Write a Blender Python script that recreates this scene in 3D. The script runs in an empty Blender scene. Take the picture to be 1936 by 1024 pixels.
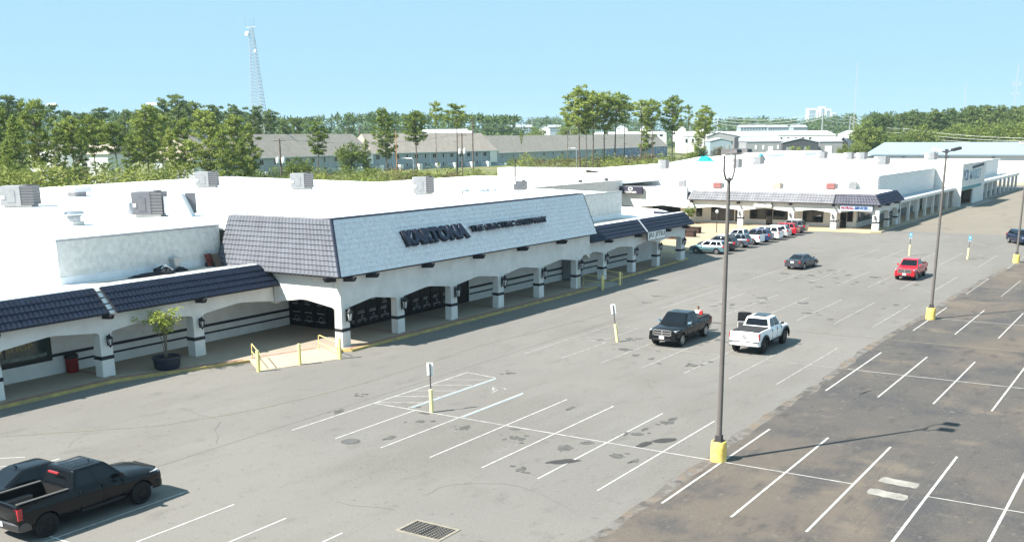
import bpy, bmesh, math, random
from mathutils import Vector, Matrix, noise
random.seed(7)
S = bpy.context.scene
COL = S.collection
R = math.radians
PI = math.pi
# ---------------------------------------------------------------- camera
CX = Vector((34.569, -32.828, 13.409))
FPX, PITCH, ROLL, YAW = 1950.7, .2352, -.0103, .5808
PX0, PY0 = 968., 726.
_F = Vector((-math.sin(YAW)*math.cos(PITCH), math.cos(YAW)*math.cos(PITCH), -math.sin(PITCH)))
_R0 = Vector((math.cos(YAW), math.sin(YAW), 0)); _U0 = _R0.cross(_F)
_R = math.cos(ROLL)*_R0 + math.sin(ROLL)*_U0
_U = math.cos(ROLL)*_U0 - math.sin(ROLL)*_R0
cd = bpy.data.cameras.new('camera'); cam = bpy.data.objects.new('camera', cd); COL.objects.link(cam); S.camera = cam
M = Matrix((( _R.x, _U.x, -_F.x, CX.x), (_R.y, _U.y, -_F.y, CX.y), (_R.z, _U.z, -_F.z, CX.z), (0,0,0,1)))
cam.matrix_world = M
cd.sensor_width = 36.; cd.lens = FPX/1936*36; cd.shift_y = (PY0-512)/1936.; cd.clip_end = 9000; cd.clip_start = .5

def ray(x, y): return (x-PX0)/FPX*_R - (y-PY0)/FPX*_U + _F
def atz(x, y, z=0.):
    d = ray(x, y); return CX + d*((z-CX.z)/d.z)
def aty(x, y, Y):
    d = ray(x, y); return CX + d*((Y-CX.y)/d.y)
def atd(x, y, D): return CX + ray(x, y)*D        # point at depth D along the lens axis
def sstep(a, b, x):
    t = min(1, max(0, (x-a)/(b-a))); return t*t*(3-2*t)
def terr(x, y):
    return 3.0*sstep(-104, -160, x)*(1-.45*sstep(300, 520, y)) + .0

# ---------------------------------------------------------------- tagging
def tag(o, label=None, cat=None, group=None, kind=None):
    if label: o['label'] = label
    if cat: o['category'] = cat
    if group: o['group'] = group
    if kind: o['kind'] = kind
    return o
def thing(name, label, cat, loc=(0,0,0), rz=0., group=None):
    o = bpy.data.objects.new(name, None); COL.objects.link(o)
    o.empty_display_size = .2
    o.location = loc; o.rotation_euler = (0,0,rz)
    return tag(o, label, cat, group)
def kids(o): return [c for c in bpy.data.objects if c.parent == o]
def copy_tree(o, parent=None):
    c = o.copy(); COL.objects.link(c); c.parent = parent
    for ch in kids(o): copy_tree(ch, c)
    return c

# ---------------------------------------------------------------- mesh building
class MB:
    """collects shapes; build() links them as ONE mesh object"""
    def __init__(s): s.v=[]; s.f=[]; s.mi=[]; s.m=0
    def face(s, pts):
        n=len(s.v); s.v += [tuple(p) for p in pts]; s.f.append(tuple(range(n, n+len(pts)))); s.mi.append(s.m); return s
    def add(s, vs, fs):
        n=len(s.v); s.v += [tuple(p) for p in vs]
        for f in fs: s.f.append(tuple(i+n for i in f)); s.mi.append(s.m)
        return s
    def box(s, x0,x1,y0,y1,z0,z1, T=None):
        vs=[(x0,y0,z0),(x1,y0,z0),(x1,y1,z0),(x0,y1,z0),(x0,y0,z1),(x1,y0,z1),(x1,y1,z1),(x0,y1,z1)]
        if T is not None: vs=[T@Vector(v) for v in vs]
        return s.add(vs, [(0,3,2,1),(4,5,6,7),(0,1,5,4),(1,2,6,5),(2,3,7,6),(3,0,4,7)])
    def hexa(s, b, t):   # bottom 4 pts ccw, top 4 pts
        return s.add(list(b)+list(t), [(0,3,2,1),(4,5,6,7),(0,1,5,4),(1,2,6,5),(2,3,7,6),(3,0,4,7)])
    def prism(s, poly, axis_vec):   # poly list of Vector, extruded by axis_vec
        n=len(poly); a=[Vector(p) for p in poly]; b=[p+Vector(axis_vec) for p in a]
        fs=[tuple(range(n-1,-1,-1)), tuple(range(n,2*n))]+[(i,(i+1)%n,n+(i+1)%n,n+i) for i in range(n)]
        return s.add(a+b, fs)
    def tube(s, pts, r, n=8, cap=True, r2=None):
        pts=[Vector(p) for p in pts]; rings=[]; L=len(pts)
        up=Vector((0,0,1))
        for i,p in enumerate(pts):
            d=(pts[min(i+1,L-1)]-pts[max(i-1,0)]).normalized()
            a=d.cross(up)
            if a.length<1e-3: a=d.cross(Vector((0,1,0)))
            a.normalize(); b=d.cross(a)
            rr = r if r2 is None else r+(r2-r)*i/(L-1)
            if isinstance(r,(list,tuple)): rr=r[i]
            rings.append([p+(a*math.cos(2*PI*k/n)+b*math.sin(2*PI*k/n))*rr for k in range(n)])
        vs=[q for rg in rings for q in rg]; fs=[]
        for i in range(L-1):
            for k in range(n): fs.append((i*n+k, i*n+(k+1)%n, (i+1)*n+(k+1)%n, (i+1)*n+k))
        if cap: fs += [tuple(range(n-1,-1,-1)), tuple(range((L-1)*n, L*n))]
        return s.add(vs, fs)
    def lathe(s, prof, c=(0,0,0), n=16, T=None):   # prof list of (r,z)
        vs=[]; fs=[]; L=len(prof); c=Vector(c)
        for (r,z) in prof:
            for k in range(n): vs.append(Vector((r*math.cos(2*PI*k/n), r*math.sin(2*PI*k/n), z)))
        vs=[(T@v if T is not None else v+c) for v in vs]
        for i in range(L-1):
            for k in range(n): fs.append((i*n+k, i*n+(k+1)%n, (i+1)*n+(k+1)%n, (i+1)*n+k))
        fs += [tuple(range(n-1,-1,-1)), tuple(range((L-1)*n, L*n))]
        return s.add(vs, fs)
    def mesh(s, name, mats, smooth=None):
        me=bpy.data.meshes.new(name); me.from_pydata(s.v, [], s.f)
        mats = mats if isinstance(mats,(list,tuple)) else [mats]
        for m in mats: me.materials.append(m)
        if len(mats)>1: me.polygons.foreach_set('material_index', s.mi)
        if smooth is not None:
            me.polygons.foreach_set('use_smooth', [True]*len(me.polygons))
            me.set_sharp_from_angle(angle=R(smooth))
        me.update(); return me
    def build(s, name, mats, parent=None, smooth=None, kind=None):
        o=bpy.data.objects.new(name, s.mesh(name, mats, smooth)); COL.objects.link(o)
        if parent: o.parent=parent
        if kind: o['kind']=kind
        return o
def obj_from(me, name, parent=None):
    o=bpy.data.objects.new(name, me); COL.objects.link(o); o.parent=parent; return o
def text_mesh(body, size=1., extrude=.05, offset=0., shear=0., align='LEFT', space=1., xs=1.):
    cu=bpy.data.curves.new('lettering','FONT'); cu.body=body; cu.size=size; cu.extrude=extrude; cu.offset=offset
    cu.shear=shear; cu.align_x=align; cu.space_character=space; cu.resolution_u=3
    o=bpy.data.objects.new('lettering',cu); COL.objects.link(o)
    dg=bpy.context.evaluated_depsgraph_get(); me=bpy.data.meshes.new_from_object(o.evaluated_get(dg))
    bpy.data.objects.remove(o); bpy.data.curves.remove(cu)
    if xs!=1.: me.transform(Matrix.Diagonal((xs,1,1,1)))
    return me
def place_text(me, mat, name, parent, origin, right, up, fit=None):
    r=Vector(right).normalized(); u=Vector(up).normalized(); n=r.cross(u)
    xs=[v.co.x for v in me.vertices]; ys=[v.co.y for v in me.vertices]
    me.transform(Matrix.Translation((-min(xs),-min(ys),0)))
    if fit: me.transform(Matrix.Diagonal((fit[0]/(max(xs)-min(xs)), fit[1]/(max(ys)-min(ys)),1,1)))
    o=Vector(origin)
    me.transform(Matrix(((r.x,u.x,n.x,o.x),(r.y,u.y,n.y,o.y),(r.z,u.z,n.z,o.z),(0,0,0,1))))
    me.materials.clear(); me.materials.append(mat)
    return obj_from(me, name, parent)

# ---------------------------------------------------------------- materials
MATS={}
def mat(name, col, rough=.7, spec=.3, metal=0., coat=0., noise_amt=0., noise_scale=3., bump=0., bump_scale=20., col2=None, trans=0., emit=None, detail=5.):
    if name in MATS: return MATS[name]
    m=bpy.data.materials.new(name); m.use_nodes=True; nt=m.node_tree; b=nt.nodes['Principled BSDF']
    c=(*col,1) if len(col)==3 else col
    b.inputs['Base Color'].default_value=c; b.inputs['Roughness'].default_value=rough
    b.inputs['Specular IOR Level'].default_value=spec; b.inputs['Metallic'].default_value=metal
    b.inputs['Coat Weight'].default_value=coat; b.inputs['Coat Roughness'].default_value=.05
    if trans: b.inputs['Transmission Weight'].default_value=trans
    if noise_amt>0 or col2:
        tc=nt.nodes.new('ShaderNodeTexCoord'); nz=nt.nodes.new('ShaderNodeTexNoise')
        nz.inputs['Scale'].default_value=noise_scale; nz.inputs['Detail'].default_value=detail; nz.inputs['Roughness'].default_value=.65
        nt.links.new(tc.outputs['Object'], nz.inputs['Vector'])
        rp=nt.nodes.new('ShaderNodeValToRGB'); e=rp.color_ramp.elements
        e[0].position=.32; e[1].position=.68
        c2 = col2 if col2 else tuple(x*(1-noise_amt) for x in col[:3])
        e[0].color=(*c2[:3],1); e[1].color=c
        nt.links.new(nz.outputs['Fac'], rp.inputs['Fac']); nt.links.new(rp.outputs['Color'], b.inputs['Base Color'])
    if bump>0:
        tc=nt.nodes.new('ShaderNodeTexCoord'); n2=nt.nodes.new('ShaderNodeTexNoise'); n2.inputs['Scale'].default_value=bump_scale; n2.inputs['Detail'].default_value=4
        bp=nt.nodes.new('ShaderNodeBump'); bp.inputs['Strength'].default_value=bump; bp.inputs['Distance'].default_value=.02
        nt.links.new(tc.outputs['Object'], n2.inputs['Vector']); nt.links.new(n2.outputs['Fac'], bp.inputs['Height']); nt.links.new(bp.outputs['Normal'], b.inputs['Normal'])
    MATS[name]=m; return m

def ground_mat(name, layers, base, rough=.9, fine=None):
    """layered noise patches: layers = [(scale, lo, hi, colour, stretch(x,y), detail)]"""
    m=bpy.data.materials.new(name); m.use_nodes=True; nt=m.node_tree; b=nt.nodes['Principled BSDF']; L=nt.links
    b.inputs['Roughness'].default_value=rough; b.inputs['Specular IOR Level'].default_value=.2
    tc=nt.nodes.new('ShaderNodeTexCoord')
    cur=None
    for i,(sc,lo,hi,colr,st,det) in enumerate(layers):
        mp=nt.nodes.new('ShaderNodeMapping'); mp.inputs['Scale'].default_value=(sc*st[0],sc*st[1],sc); mp.inputs['Location'].default_value=(i*7.3,i*3.1,0)
        if len(st)>2: mp.inputs['Rotation'].default_value=(0,0,st[2])
        nz=nt.nodes.new('ShaderNodeTexNoise'); nz.inputs['Scale'].default_value=1; nz.inputs['Detail'].default_value=det; nz.inputs['Roughness'].default_value=.62
        L.new(tc.outputs['Object'],mp.inputs['Vector']); L.new(mp.outputs['Vector'],nz.inputs['Vector'])
        mr=nt.nodes.new('ShaderNodeMapRange'); mr.inputs['From Min'].default_value=lo; mr.inputs['From Max'].default_value=hi; mr.interpolation_type='SMOOTHSTEP'
        L.new(nz.outputs['Fac'],mr.inputs['Value'])
        mx=nt.nodes.new('ShaderNodeMix'); mx.data_type='RGBA'
        if len(colr)==4:
            mm=nt.nodes.new('ShaderNodeMath'); mm.operation='MULTIPLY'; mm.inputs[1].default_value=colr[3]
            L.new(mr.outputs['Result'],mm.inputs[0]); L.new(mm.outputs[0],mx.inputs[0])
        else: L.new(mr.outputs['Result'],mx.inputs[0])
        if cur is None: mx.inputs[6].default_value=(*base,1)
        else: L.new(cur,mx.inputs[6])
        mx.inputs[7].default_value=(*colr[:3],1); cur=mx.outputs[2]
    L.new(cur,b.inputs['Base Color'])
    if fine:
        n2=nt.nodes.new('ShaderNodeTexNoise'); n2.inputs['Scale'].default_value=fine[0]; n2.inputs['Detail'].default_value=3
        bp=nt.nodes.new('ShaderNodeBump'); bp.inputs['Strength'].default_value=fine[1]; bp.inputs['Distance'].default_value=.02
        L.new(tc.outputs['Object'],n2.inputs['Vector']); L.new(n2.outputs['Fac'],bp.inputs['Height']); L.new(bp.outputs['Normal'],b.inputs['Normal'])
    MATS[name]=m; return m

def foliage_mat(name, c1, c2, c3, scale=.6):
    m=bpy.data.materials.new(name); m.use_nodes=True; nt=m.node_tree; L=nt.links; b=nt.nodes['Principled BSDF']
    b.inputs['Roughness'].default_value=.75; b.inputs['Specular IOR Level'].default_value=.15
    oi=nt.nodes.new('ShaderNodeObjectInfo'); geo=nt.nodes.new('ShaderNodeNewGeometry')
    tc=nt.nodes.new('ShaderNodeTexCoord'); nz=nt.nodes.new('ShaderNodeTexNoise'); nz.inputs['Scale'].default_value=scale; nz.inputs['Detail'].default_value=3
    L.new(tc.outputs['Object'],nz.inputs['Vector'])
    a=nt.nodes.new('ShaderNodeMath'); a.operation='MULTIPLY_ADD'; a.inputs[1].default_value=.45; L.new(geo.outputs['Random Per Island'],a.inputs[0]); 
    a2=nt.nodes.new('ShaderNodeMath'); a2.operation='MULTIPLY_ADD'; a2.inputs[1].default_value=.35; a2.inputs[2].default_value=-.12; L.new(oi.outputs['Random'],a2.inputs[0])
    a3=nt.nodes.new('ShaderNodeMath'); a3.operation='MULTIPLY_ADD'; a3.inputs[1].default_value=.5; L.new(nz.outputs['Fac'],a3.inputs[0]); L.new(a2.outputs[0],a3.inputs[2]); L.new(a3.outputs[0],a.inputs[2])
    rp=nt.nodes.new('ShaderNodeValToRGB'); e=rp.color_ramp.elements
    e[0].position=.12; e[0].color=(*c1,1); e[1].position=.95; e[1].color=(*c3,1); k=e.new(.52); k.color=(*c2,1)
    L.new(a.outputs[0],rp.inputs['Fac']); L.new(rp.outputs['Color'],b.inputs['Base Color'])
    tr=nt.nodes.new('ShaderNodeBsdfTranslucent'); L.new(rp.outputs['Color'],tr.inputs['Color'])
    mx=nt.nodes.new('ShaderNodeMixShader'); mx.inputs[0].default_value=.3
    L.new(b.outputs[0],mx.inputs[1]); L.new(tr.outputs[0],mx.inputs[2]); L.new(mx.outputs[0],nt.nodes['Material Output'].inputs['Surface'])
    MATS[name]=m; return m

# ---------------------------------------------------------------- world and sun
SUN_EL, SUN_AZ = R(45.5), math.atan2(-.832, -.555)     # direction TO the sun in plan
w=bpy.data.worlds.new('World'); S.world=w; w.use_nodes=True; nt=w.node_tree
bg=nt.nodes['Background']; sky=nt.nodes.new('ShaderNodeTexSky'); sky.sky_type='NISHITA'; sky.sun_disc=False
sky.sun_elevation=SUN_EL; sky.sun_rotation=PI/2-SUN_AZ
sky.air_density=.8; sky.dust_density=0.; sky.ozone_density=4.; sky.altitude=0
mxs=nt.nodes.new('ShaderNodeMix'); mxs.data_type='RGBA'; mxs.inputs[0].default_value=.86; mxs.inputs[7].default_value=(3.0,5.1,6.5,1)
nt.links.new(sky.outputs[0],mxs.inputs[6]); nt.links.new(mxs.outputs[2],bg.inputs['Color']); bg.inputs['Strength'].default_value=.06
sl=bpy.data.lights.new('sun','SUN'); sl.energy=5.0; sl.angle=R(.53); sl.color=(1,.95,.87)
so=bpy.data.objects.new('sun',sl); COL.objects.link(so); so.location=(0,0,60)
sd=Vector((math.cos(SUN_AZ)*math.cos(SUN_EL), math.sin(SUN_AZ)*math.cos(SUN_EL), math.sin(SUN_EL)))
so.rotation_euler=sd.to_track_quat('Z','Y').to_euler()
S.view_settings.view_transform='Standard'; S.view_settings.look='None'; S.view_settings.exposure=1.36; S.view_settings.gamma=1
S.cycles.max_bounces=6; S.cycles.transparent_max_bounces=8; S.cycles.use_denoising=True
HAZE=0.00010
# ================================================================ GROUND
m_lot=ground_mat('worn_asphalt', [(.035,.42,.60,(0.1976,0.1851,0.1664,0.9),(1,1),4),(.15,.48,.68,(0.1477,0.1362,0.1206,0.7),(1,.28),5),(.5,.50,.70,(0.1934,0.1851,0.1706,0.6),(1,.25),5),(.9,.52,.74,(0.1206,0.1123,0.1009,0.6),(1,.5),6),(2.6,.60,.70,(0.0749,0.0707,0.0645,0.5),(1,1),4),(7,.42,.72,(0.2132,0.2028,0.1851,0.5),(1,1),3),(22,.40,.68,(0.0988,0.0926,0.0842,0.5),(1,1),2)], (0.1695,0.1602,0.1466), fine=(60,.25))
m_dark=ground_mat('dark_sealed_asphalt', [(.07,.44,.60,(0.144,0.1176,0.0936,0.95),(1,.6),5),(.3,.47,.66,(0.06,0.06,0.0648,0.85),(1,.7),5),(.2,.55,.68,(0.18,0.1464,0.1128,0.8),(1,1),6),(1.2,.54,.72,(0.0408,0.0396,0.0432,0.6),(1,.4),5),(2.4,.58,.70,(0.186,0.1644,0.138,0.55),(1,.6),5),(7,.45,.72,(0.138,0.126,0.114,0.5),(1,1),3),(26,.38,.66,(0.0456,0.042,0.0384,0.55),(1,1),2)], (0.096,0.0876,0.0816), fine=(60,.3))
m_conc=ground_mat('grey_walk_concrete', [(.25,.4,.65,(.235,.225,.205,.8),(1,1),5),(1.3,.5,.75,(.185,.172,.155,.6),(1,1),5)], (.29,.275,.25))
m_tan=ground_mat('tan_walk_concrete', [(.2,.4,.65,(.345,.275,.185,.7),(1,1),4),(1.2,.5,.75,(.36,.30,.22,.5),(1,1),5)], (.40,.32,.22))
m_ramp=ground_mat('cream_ramp_concrete', [(.5,.4,.65,(.42,.34,.24,.7),(1,1),4),(3,.5,.75,(.38,.305,.215,.4),(1,1),4)], (.47,.38,.265))
m_brick=ground_mat('red_brick_edging', [(2,.4,.65,(.23,.13,.10,.8),(1,1),4)], (.30,.18,.14))
m_dirt=ground_mat('meadow_soil', [(.03,.4,.62,(.17,.19,.06,.9),(1,1),5),(.15,.5,.7,(.26,.21,.12,.7),(1,1),5),(1.,.45,.7,(.08,.11,.035,.6),(1,1),5)], (.13,.14,.06))
m_edge=ground_mat('worn_transition_asphalt',[(1.6,.46,.56,(.163,.154,.141),(1,1),6),(1.1,.50,.60,(.078,.071,.066),(1,1),6),(.5,.5,.62,(.175,.135,.10,.8),(1,1),5),(9,.45,.7,(.10,.09,.08,.5),(1,1),3)], (.125,.112,.10))
m_white=mat('white_road_paint',(.56,.55,.52),.8,col2=(.28,.27,.255),noise_scale=2.2,detail=8)
m_whiteold=mat('faded_white_road_paint',(.40,.39,.36),.85,col2=(.19,.18,.165),noise_scale=1.6,detail=8)
m_yelpaint=mat('faded_yellow_road_paint',(.22,.20,.125),.85,col2=(.165,.155,.135),noise_scale=.9,detail=8)
m_bluepaint=mat('pale_blue_road_paint',(.36,.56,.68),.8,col2=(.32,.36,.38),noise_scale=2,detail=8)
m_yellow=mat('chipped_yellow_kerb_paint',(.52,.39,.12),.75,col2=(.26,.21,.12),noise_scale=1.3,detail=9)
m_bright=mat('bright_yellow_paint',(.82,.68,.27),.55,noise_amt=.18,noise_scale=3)
m_cone=mat('yellow_concrete_base_paint',(.86,.66,.20),.7,col2=(.66,.42,.09),noise_scale=5,detail=8)

def poly(name, pts, z, m, label=None):
    o=MB().face([(x,y,z) for x,y in pts]).build(name, m, kind='structure'); return o
# natural terrain: one sheet to the horizon
def axis_pts(a,b,fine0,fine1,st):
    out=[]; x=fine0
    while x<=fine1: out.append(x); x+=st
    lo=[]; d=st; x=fine0
    while x>a: d*=1.6; x-=d; lo.append(max(x,a))
    hi=[]; d=st; x=out[-1]
    while x<b: d*=1.6; x+=d; hi.append(min(x,b))
    return lo[::-1]+out+hi
xs=axis_pts(-4500,3500,-400,60,12); ys=axis_pts(-600,6500,-80,700,15)
vs=[(x,y,terr(x,y)-.03) for y in ys for x in xs]; nx=len(xs)
fs=[(j*nx+i,j*nx+i+1,(j+1)*nx+i+1,(j+1)*nx+i) for j in range(len(ys)-1) for i in range(nx-1)]
MB().add(vs,fs).build('ground',m_dirt,kind='structure',smooth=60)
poly('asphalt_lot',[(-100,-70),(18.6,-70),(18.6,286),(-100,286)],0.0,m_lot)
# darker resurfaced lot: wavy worn edge along x = 18.6
ed=[(-70,18.7),(-4,18.65),(1.6,18.7),(5.8,18.6),(10,18.4),(14.8,18.35),(23.5,18.45),(30,18.15),(34.4,18.1),(42,18.3),(50.2,18.57),(60,18.5),(68.9,18.9),(80,19.3),(89,20.0),(105,21.5),(112,26),(118,36)]
def edx(y):
    for (a,xa),(b,xb) in zip(ed,ed[1:]):
        if a<=y<=b: return xa+(xb-xa)*(y-a)/(b-a)
    return ed[-1][1]
poly('asphalt_road',[(18.6,118),(18.6,-70),(90,-70),(90,286),(18.6,286)],-.004,m_lot)
yy=[-70+i*.8 for i in range(int(188/.8)+1)]
edge=[(edx(y)+.16*noise.noise(Vector((y*.6,3,0)))+.12*noise.noise(Vector((y*3,1,0))),y) for y in yy]
MB().add([(x,y,.004) for x,y in edge]+[(95,y,.004) for x,y in edge],[(i,len(edge)+i,len(edge)+i+1,i+1) for i in range(len(edge)-1)]).build('dark_asphalt',m_dark,kind='structure')
mb=MB()
for i in range(len(edge)-1):
    (x0,y0),(x1,y1)=edge[i],edge[i+1]
    a0=.24+.2*noise.noise(Vector((y0*.5,9,0))); a1=.24+.2*noise.noise(Vector((y1*.5,9,0)))
    mb.face([(x0-a0,y0,.006),(x0+a0,y0,.006),(x1+a1,y1,.006),(x1-a1,y1,.006)])
mb.build('gravel_edge',m_edge,kind='structure')
# service road (worn, browner) near the far store
poly('service_road',[(-1.0,119),(34,119),(34,286),(-1.0,286)],.004,ground_mat('brown_worn_asphalt',[(.06,.4,.62,(.20,.175,.14,.8),(1,.3),5),(.4,.5,.7,(.145,.125,.10,.6),(1,.35),5),(2,.55,.75,(.24,.22,.18,.4),(1,.5),5)],(.185,.165,.135),fine=(40,.2)))

# ---- painted lines on the 2.74 m stall grid
ST=2.737
def lx(i): return ST*i
MK=MB(); MO=MB(); MBL=MB(); MY=MB()
def strip(mbx,a,b,w=.1,z=.008):
    w*=.72
    a=Vector((a[0],a[1],0)); b=Vector((b[0],b[1],0)); d=(b-a).normalized(); n=Vector((-d.y,d.x,0))*w/2
    L=(b-a).length; k=max(1,int(L/1.2)); 
    for i in range(k):
        p=a+d*(L*i/k); q=a+d*(L*(i+1)/k)
        mbx.face([(p.x-n.x,p.y-n.y,z),(q.x-n.x,q.y-n.y,z),(q.x+n.x,q.y+n.y,z),(p.x+n.x,p.y+n.y,z)])
def row(mbx,i0,i1,yb,yc,yt,xa,xb,w=.11,z=.008,skip=()):
    for i in range(i0,i1+1):
        if i in skip: continue
        strip(mbx,(lx(i),yb),(lx(i),yt),w,z)
    if xa is not None: strip(mbx,(xa,yc),(xb,yc),w,z+.003)
# nearest row (ends cropped by the frame)
for i in range(-2,6): strip(MK,(lx(i),-16),(lx(i),-7.75),.11)
strip(MK,(-4.0,-13.4),(12,-13.4),.11,.011)
strip(MK,(-7.8,-9.1),(-7.0,-8.4)); strip(MK,(-6.65,-9.8),(-6.0,-9.0))
# first full row
for i in (0,1): strip(MK,(lx(i),.8),(lx(i),6.7),.11)
for i in range(2,7): strip(MK,(lx(i),.8),(lx(i),12.58),.11)
for i in range(7,14): strip(MK,(lx(i),.8),(lx(i),12.58),.14,.0125)
strip(MK,(.05,6.72),(19.0,6.72),.11,.012); strip(MK,(19.0,6.72),(lx(9),6.72),.10,.016); strip(MK,(lx(10),6.72),(40,6.72),.10,.016)
# hatched access aisle
strip(MK,(0,6.7),(0,15.1),.11); strip(MK,(0,15.1),(2.2,14.8),.1); strip(MK,(2.15,6.85),(2.25,14.7),.1)
strip(MBL,(2.28,7.0),(2.36,14.6),.09,.0085); strip(MBL,(lx(2)+.11,6.9),(lx(2)+.11,12.4),.09,.0085)
for k in range(5):
    y=6.9+k*1.5; strip(MK,(.05,y+.0),(2.1,y+1.2),.09,.0125)
def wheelchair(mbx,c,s,rot):
    T=Matrix.Translation((c[0],c[1],.0125))@Matrix.Rotation(rot,4,'Z')
    pts=[(.35*math.cos(t),.35*math.sin(t)) for t in [R(200)+i*R(22) for i in range(12)]]
    def st(a,b):
        A=T@Vector((a[0]*s,a[1]*s,0)); B=T@Vector((b[0]*s,b[1]*s,0)); strip(mbx,(A.x,A.y),(B.x,B.y),.07*s,.0125)
    for a,b in zip(pts,pts[1:]): st(a,b)
    st((-.12,.75),(-.05,.15)); st((-.05,.15),(.35,.12)); st((.35,.12),(.52,-.3)); st((-.1,.48),(.25,.48)); st((-.2,.88),(-.04,.92))
wheelchair(MK,(3.9,12.6),1.0,R(180)); 
# second row
for i in (0,1): strip(MO,(lx(i),21.3),(lx(i),27.1),.1)
for i in range(2,8): strip(MO,(lx(i),21.3),(lx(i),33.0),.1)
for i in range(7,14): strip(MK,(lx(i),21.3),(lx(i),33.0),.13,.0125)
strip(MO,(0,27.15),(0,33.0),.09); strip(MO,(0,33),(2.4,32.8),.09); strip(MO,(2.2,27.3),(2.3,32.7),.09)
for k in range(4):
    y=27.3+k*1.4; strip(MO,(.05,y),(2.1,y+1.1),.08,.0125)
strip(MO,(.05,27.15),(18.4,27.15),.1,.012); strip(MK,(18.7,27.15),(42,27.15),.11,.016)
# third row
for i in range(0,7): strip(MO,(lx(i),41.6),(lx(i),53.2),.1)
for i in range(7,14): strip(MK,(lx(i),41.6),(lx(i),53.2),.11,.0125)
strip(MO,(.05,47.5),(18.4,47.5),.09,.012); strip(MK,(19.2,47.5),(42,47.5),.1,.016)
# fourth row
for i in range(0,8): strip(MO,(lx(i),61.3),(lx(i),72.4),.1)
for i in range(8,14): strip(MO,(lx(i),61.3),(lx(i),72.4),.11,.0125)
strip(MO,(.05,66.5),(18.8,66.5),.09,.012); strip(MO,(19,66.5),(42,66.5),.1,.016)
# fifth row with two hatched aisles
for (xa,xb) in ((3.7,6.5),(10.4,13.05)):
    strip(MO,(xa,82.5),(xa,94),.11); strip(MO,(xb,81.5),(xb,94),.11)
    for k in range(8):
        y=82.2+k*1.45; strip(MO,(xa,y),(xb,y+1.0),.09,.0125)
for x in (8.4,16.8,19.5,22.3): strip(MO,(x,81.2),(x,93.6),.11,.0125)
strip(MO,(7,88.2),(30,88.2),.1,.0165)
wheelchair(MO,(8.6,93),1.1,R(180)); wheelchair(MO,(15.2,92),1.1,R(180)); wheelchair(MO,(14.8,83.5),1.1,R(180))
# stalls in front of the parked row
for k in range(12): strip(MO,(-15.2,78.2+k*3.05),(-9.2,78.2+k*3.05),.1)
# more far aisle marks
strip(MO,(9.5,104),(11.6,108),.1); strip(MO,(11.6,108),(14,103),.1); strip(MO,(14,103),(22,101),.1)
MK.build('white_lines',m_white,kind='structure'); MO.build('faded_lines',m_whiteold,kind='structure'); MBL.build('blue_lines',m_bluepaint,kind='structure')
# faded yellow lane edge along the fire lane and the cross aisle
yl=[(-14.5,-11),(-11.0,-7.1),(-8.2,-4.2),(-6.1,-2.0),(-4.9,1.0),(-4.28,3.1),(-3.7,7),(-3.5,10.5),(-3.6,16),(-3.97,21.6),(-3.2,30),(-2.4,41),(-1.8,52),(-1.6,60)]
for a,b in zip(yl,yl[1:]): strip(MY,a,b,.1,.01)
strip(MY,(4,37.3),(18.2,37.5),.1,.01); strip(MY,(18.2,37.5),(45,37.8),.14,.0125)
strip(MY,(-1.4,116.6),(15.5,114.6),.14,.01); strip(MY,(-2.0,120),(-1.0,170),.01,.01)
MY.build('yellow_lines',m_yelpaint,kind='structure')

# ---- oil stains, patches
m_oil=mat('oil_stain',(.062,.058,.052),.6,col2=(.125,.117,.105),noise_scale=3,detail=8); m_seal=mat('tar_patch',(.052,.050,.047),.8,noise_amt=.25,noise_scale=4)
m_cp=mat('bare_concrete_patch',(.34,.325,.29),.9,col2=(.17,.158,.14),noise_scale=1.4,detail=9)
def blob(mbx,c,rx,ry,z,rot=0,n=26,seed=0,rag=.35):
    pts=[]
    for k in range(n):
        t=2*PI*k/n; q=1+rag*noise.noise(Vector((math.cos(t)*1.7+seed*5.1,math.sin(t)*1.7,seed)))+rag*.6*noise.noise(Vector((math.cos(t)*5,math.sin(t)*5+seed*3,seed)))
        x,y=rx*q*math.cos(t),ry*q*math.sin(t); pts.append((c[0]+x*math.cos(rot)-y*math.sin(rot),c[1]+x*math.sin(rot)+y*math.cos(rot),z))
    mbx.face(pts)
st=MB()
spots=[(880,808,.45,.35),(978,828,.4,.4),(1070,846,.55,.35),(985,887,.35,.3),(1166,862,.45,.35),(1205,820,.4,.3),(640,778,.3,.3),(795,796,.25,.25),(690,745,.25,.2),(1340,632,.4,.5),(1310,690,.5,.4),(1355,610,.4,.4),(1485,517,.6,.5),(1535,521,.5,.4),(1570,511,.6,.5),(1605,520,.5,.4),(1655,524,.9,.6),(1440,563,.5,.4),(1520,573,.5,.4),(1528,592,.5,.4),(1440,572,.4,.3),(1550,543,.4,.3),(965,705,.5,.15),(1265,798,.5,.22),(1660,710,.25,.2),(1622,739,.3,.2),(1180,660,.6,.4),(1190,640,.5,.3),(1240,560,.4,.3),(1220,572,.4,.3),(1800,780,.3,.15)]
for k,(x,y,a,b) in enumerate(spots):
    p=atz(x,y); blob(st,(p.x,p.y),a*.6,b,.0092,R(20)+k,seed=k,rag=.7)
    for q in range(4):
        blob(st,(p.x+random.uniform(-.6,.6),p.y+random.uniform(-.6,.6)),.06+.1*random.random(),.06+.12*random.random(),.0088+.0001*q,0,10,seed=k*7+q,rag=.6)
for k in range(46):
    x=random.uniform(2,17); y=random.choice([random.uniform(1.5,12),random.uniform(22,32),random.uniform(42,53),random.uniform(62,72)])
    blob(st,(x,y),random.uniform(.08,.3),random.uniform(.1,.4),.009,0,12,seed=100+k,rag=.7)
st.build('oil_stains',m_oil,kind='structure')
sp=MB()
blob(sp,(15.25,7.35),.22,.55,.0096,R(-8),seed=1,rag=.2); blob(sp,(15.75,8.35),.30,.62,.0098,R(-38),seed=2,rag=.2)
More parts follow.
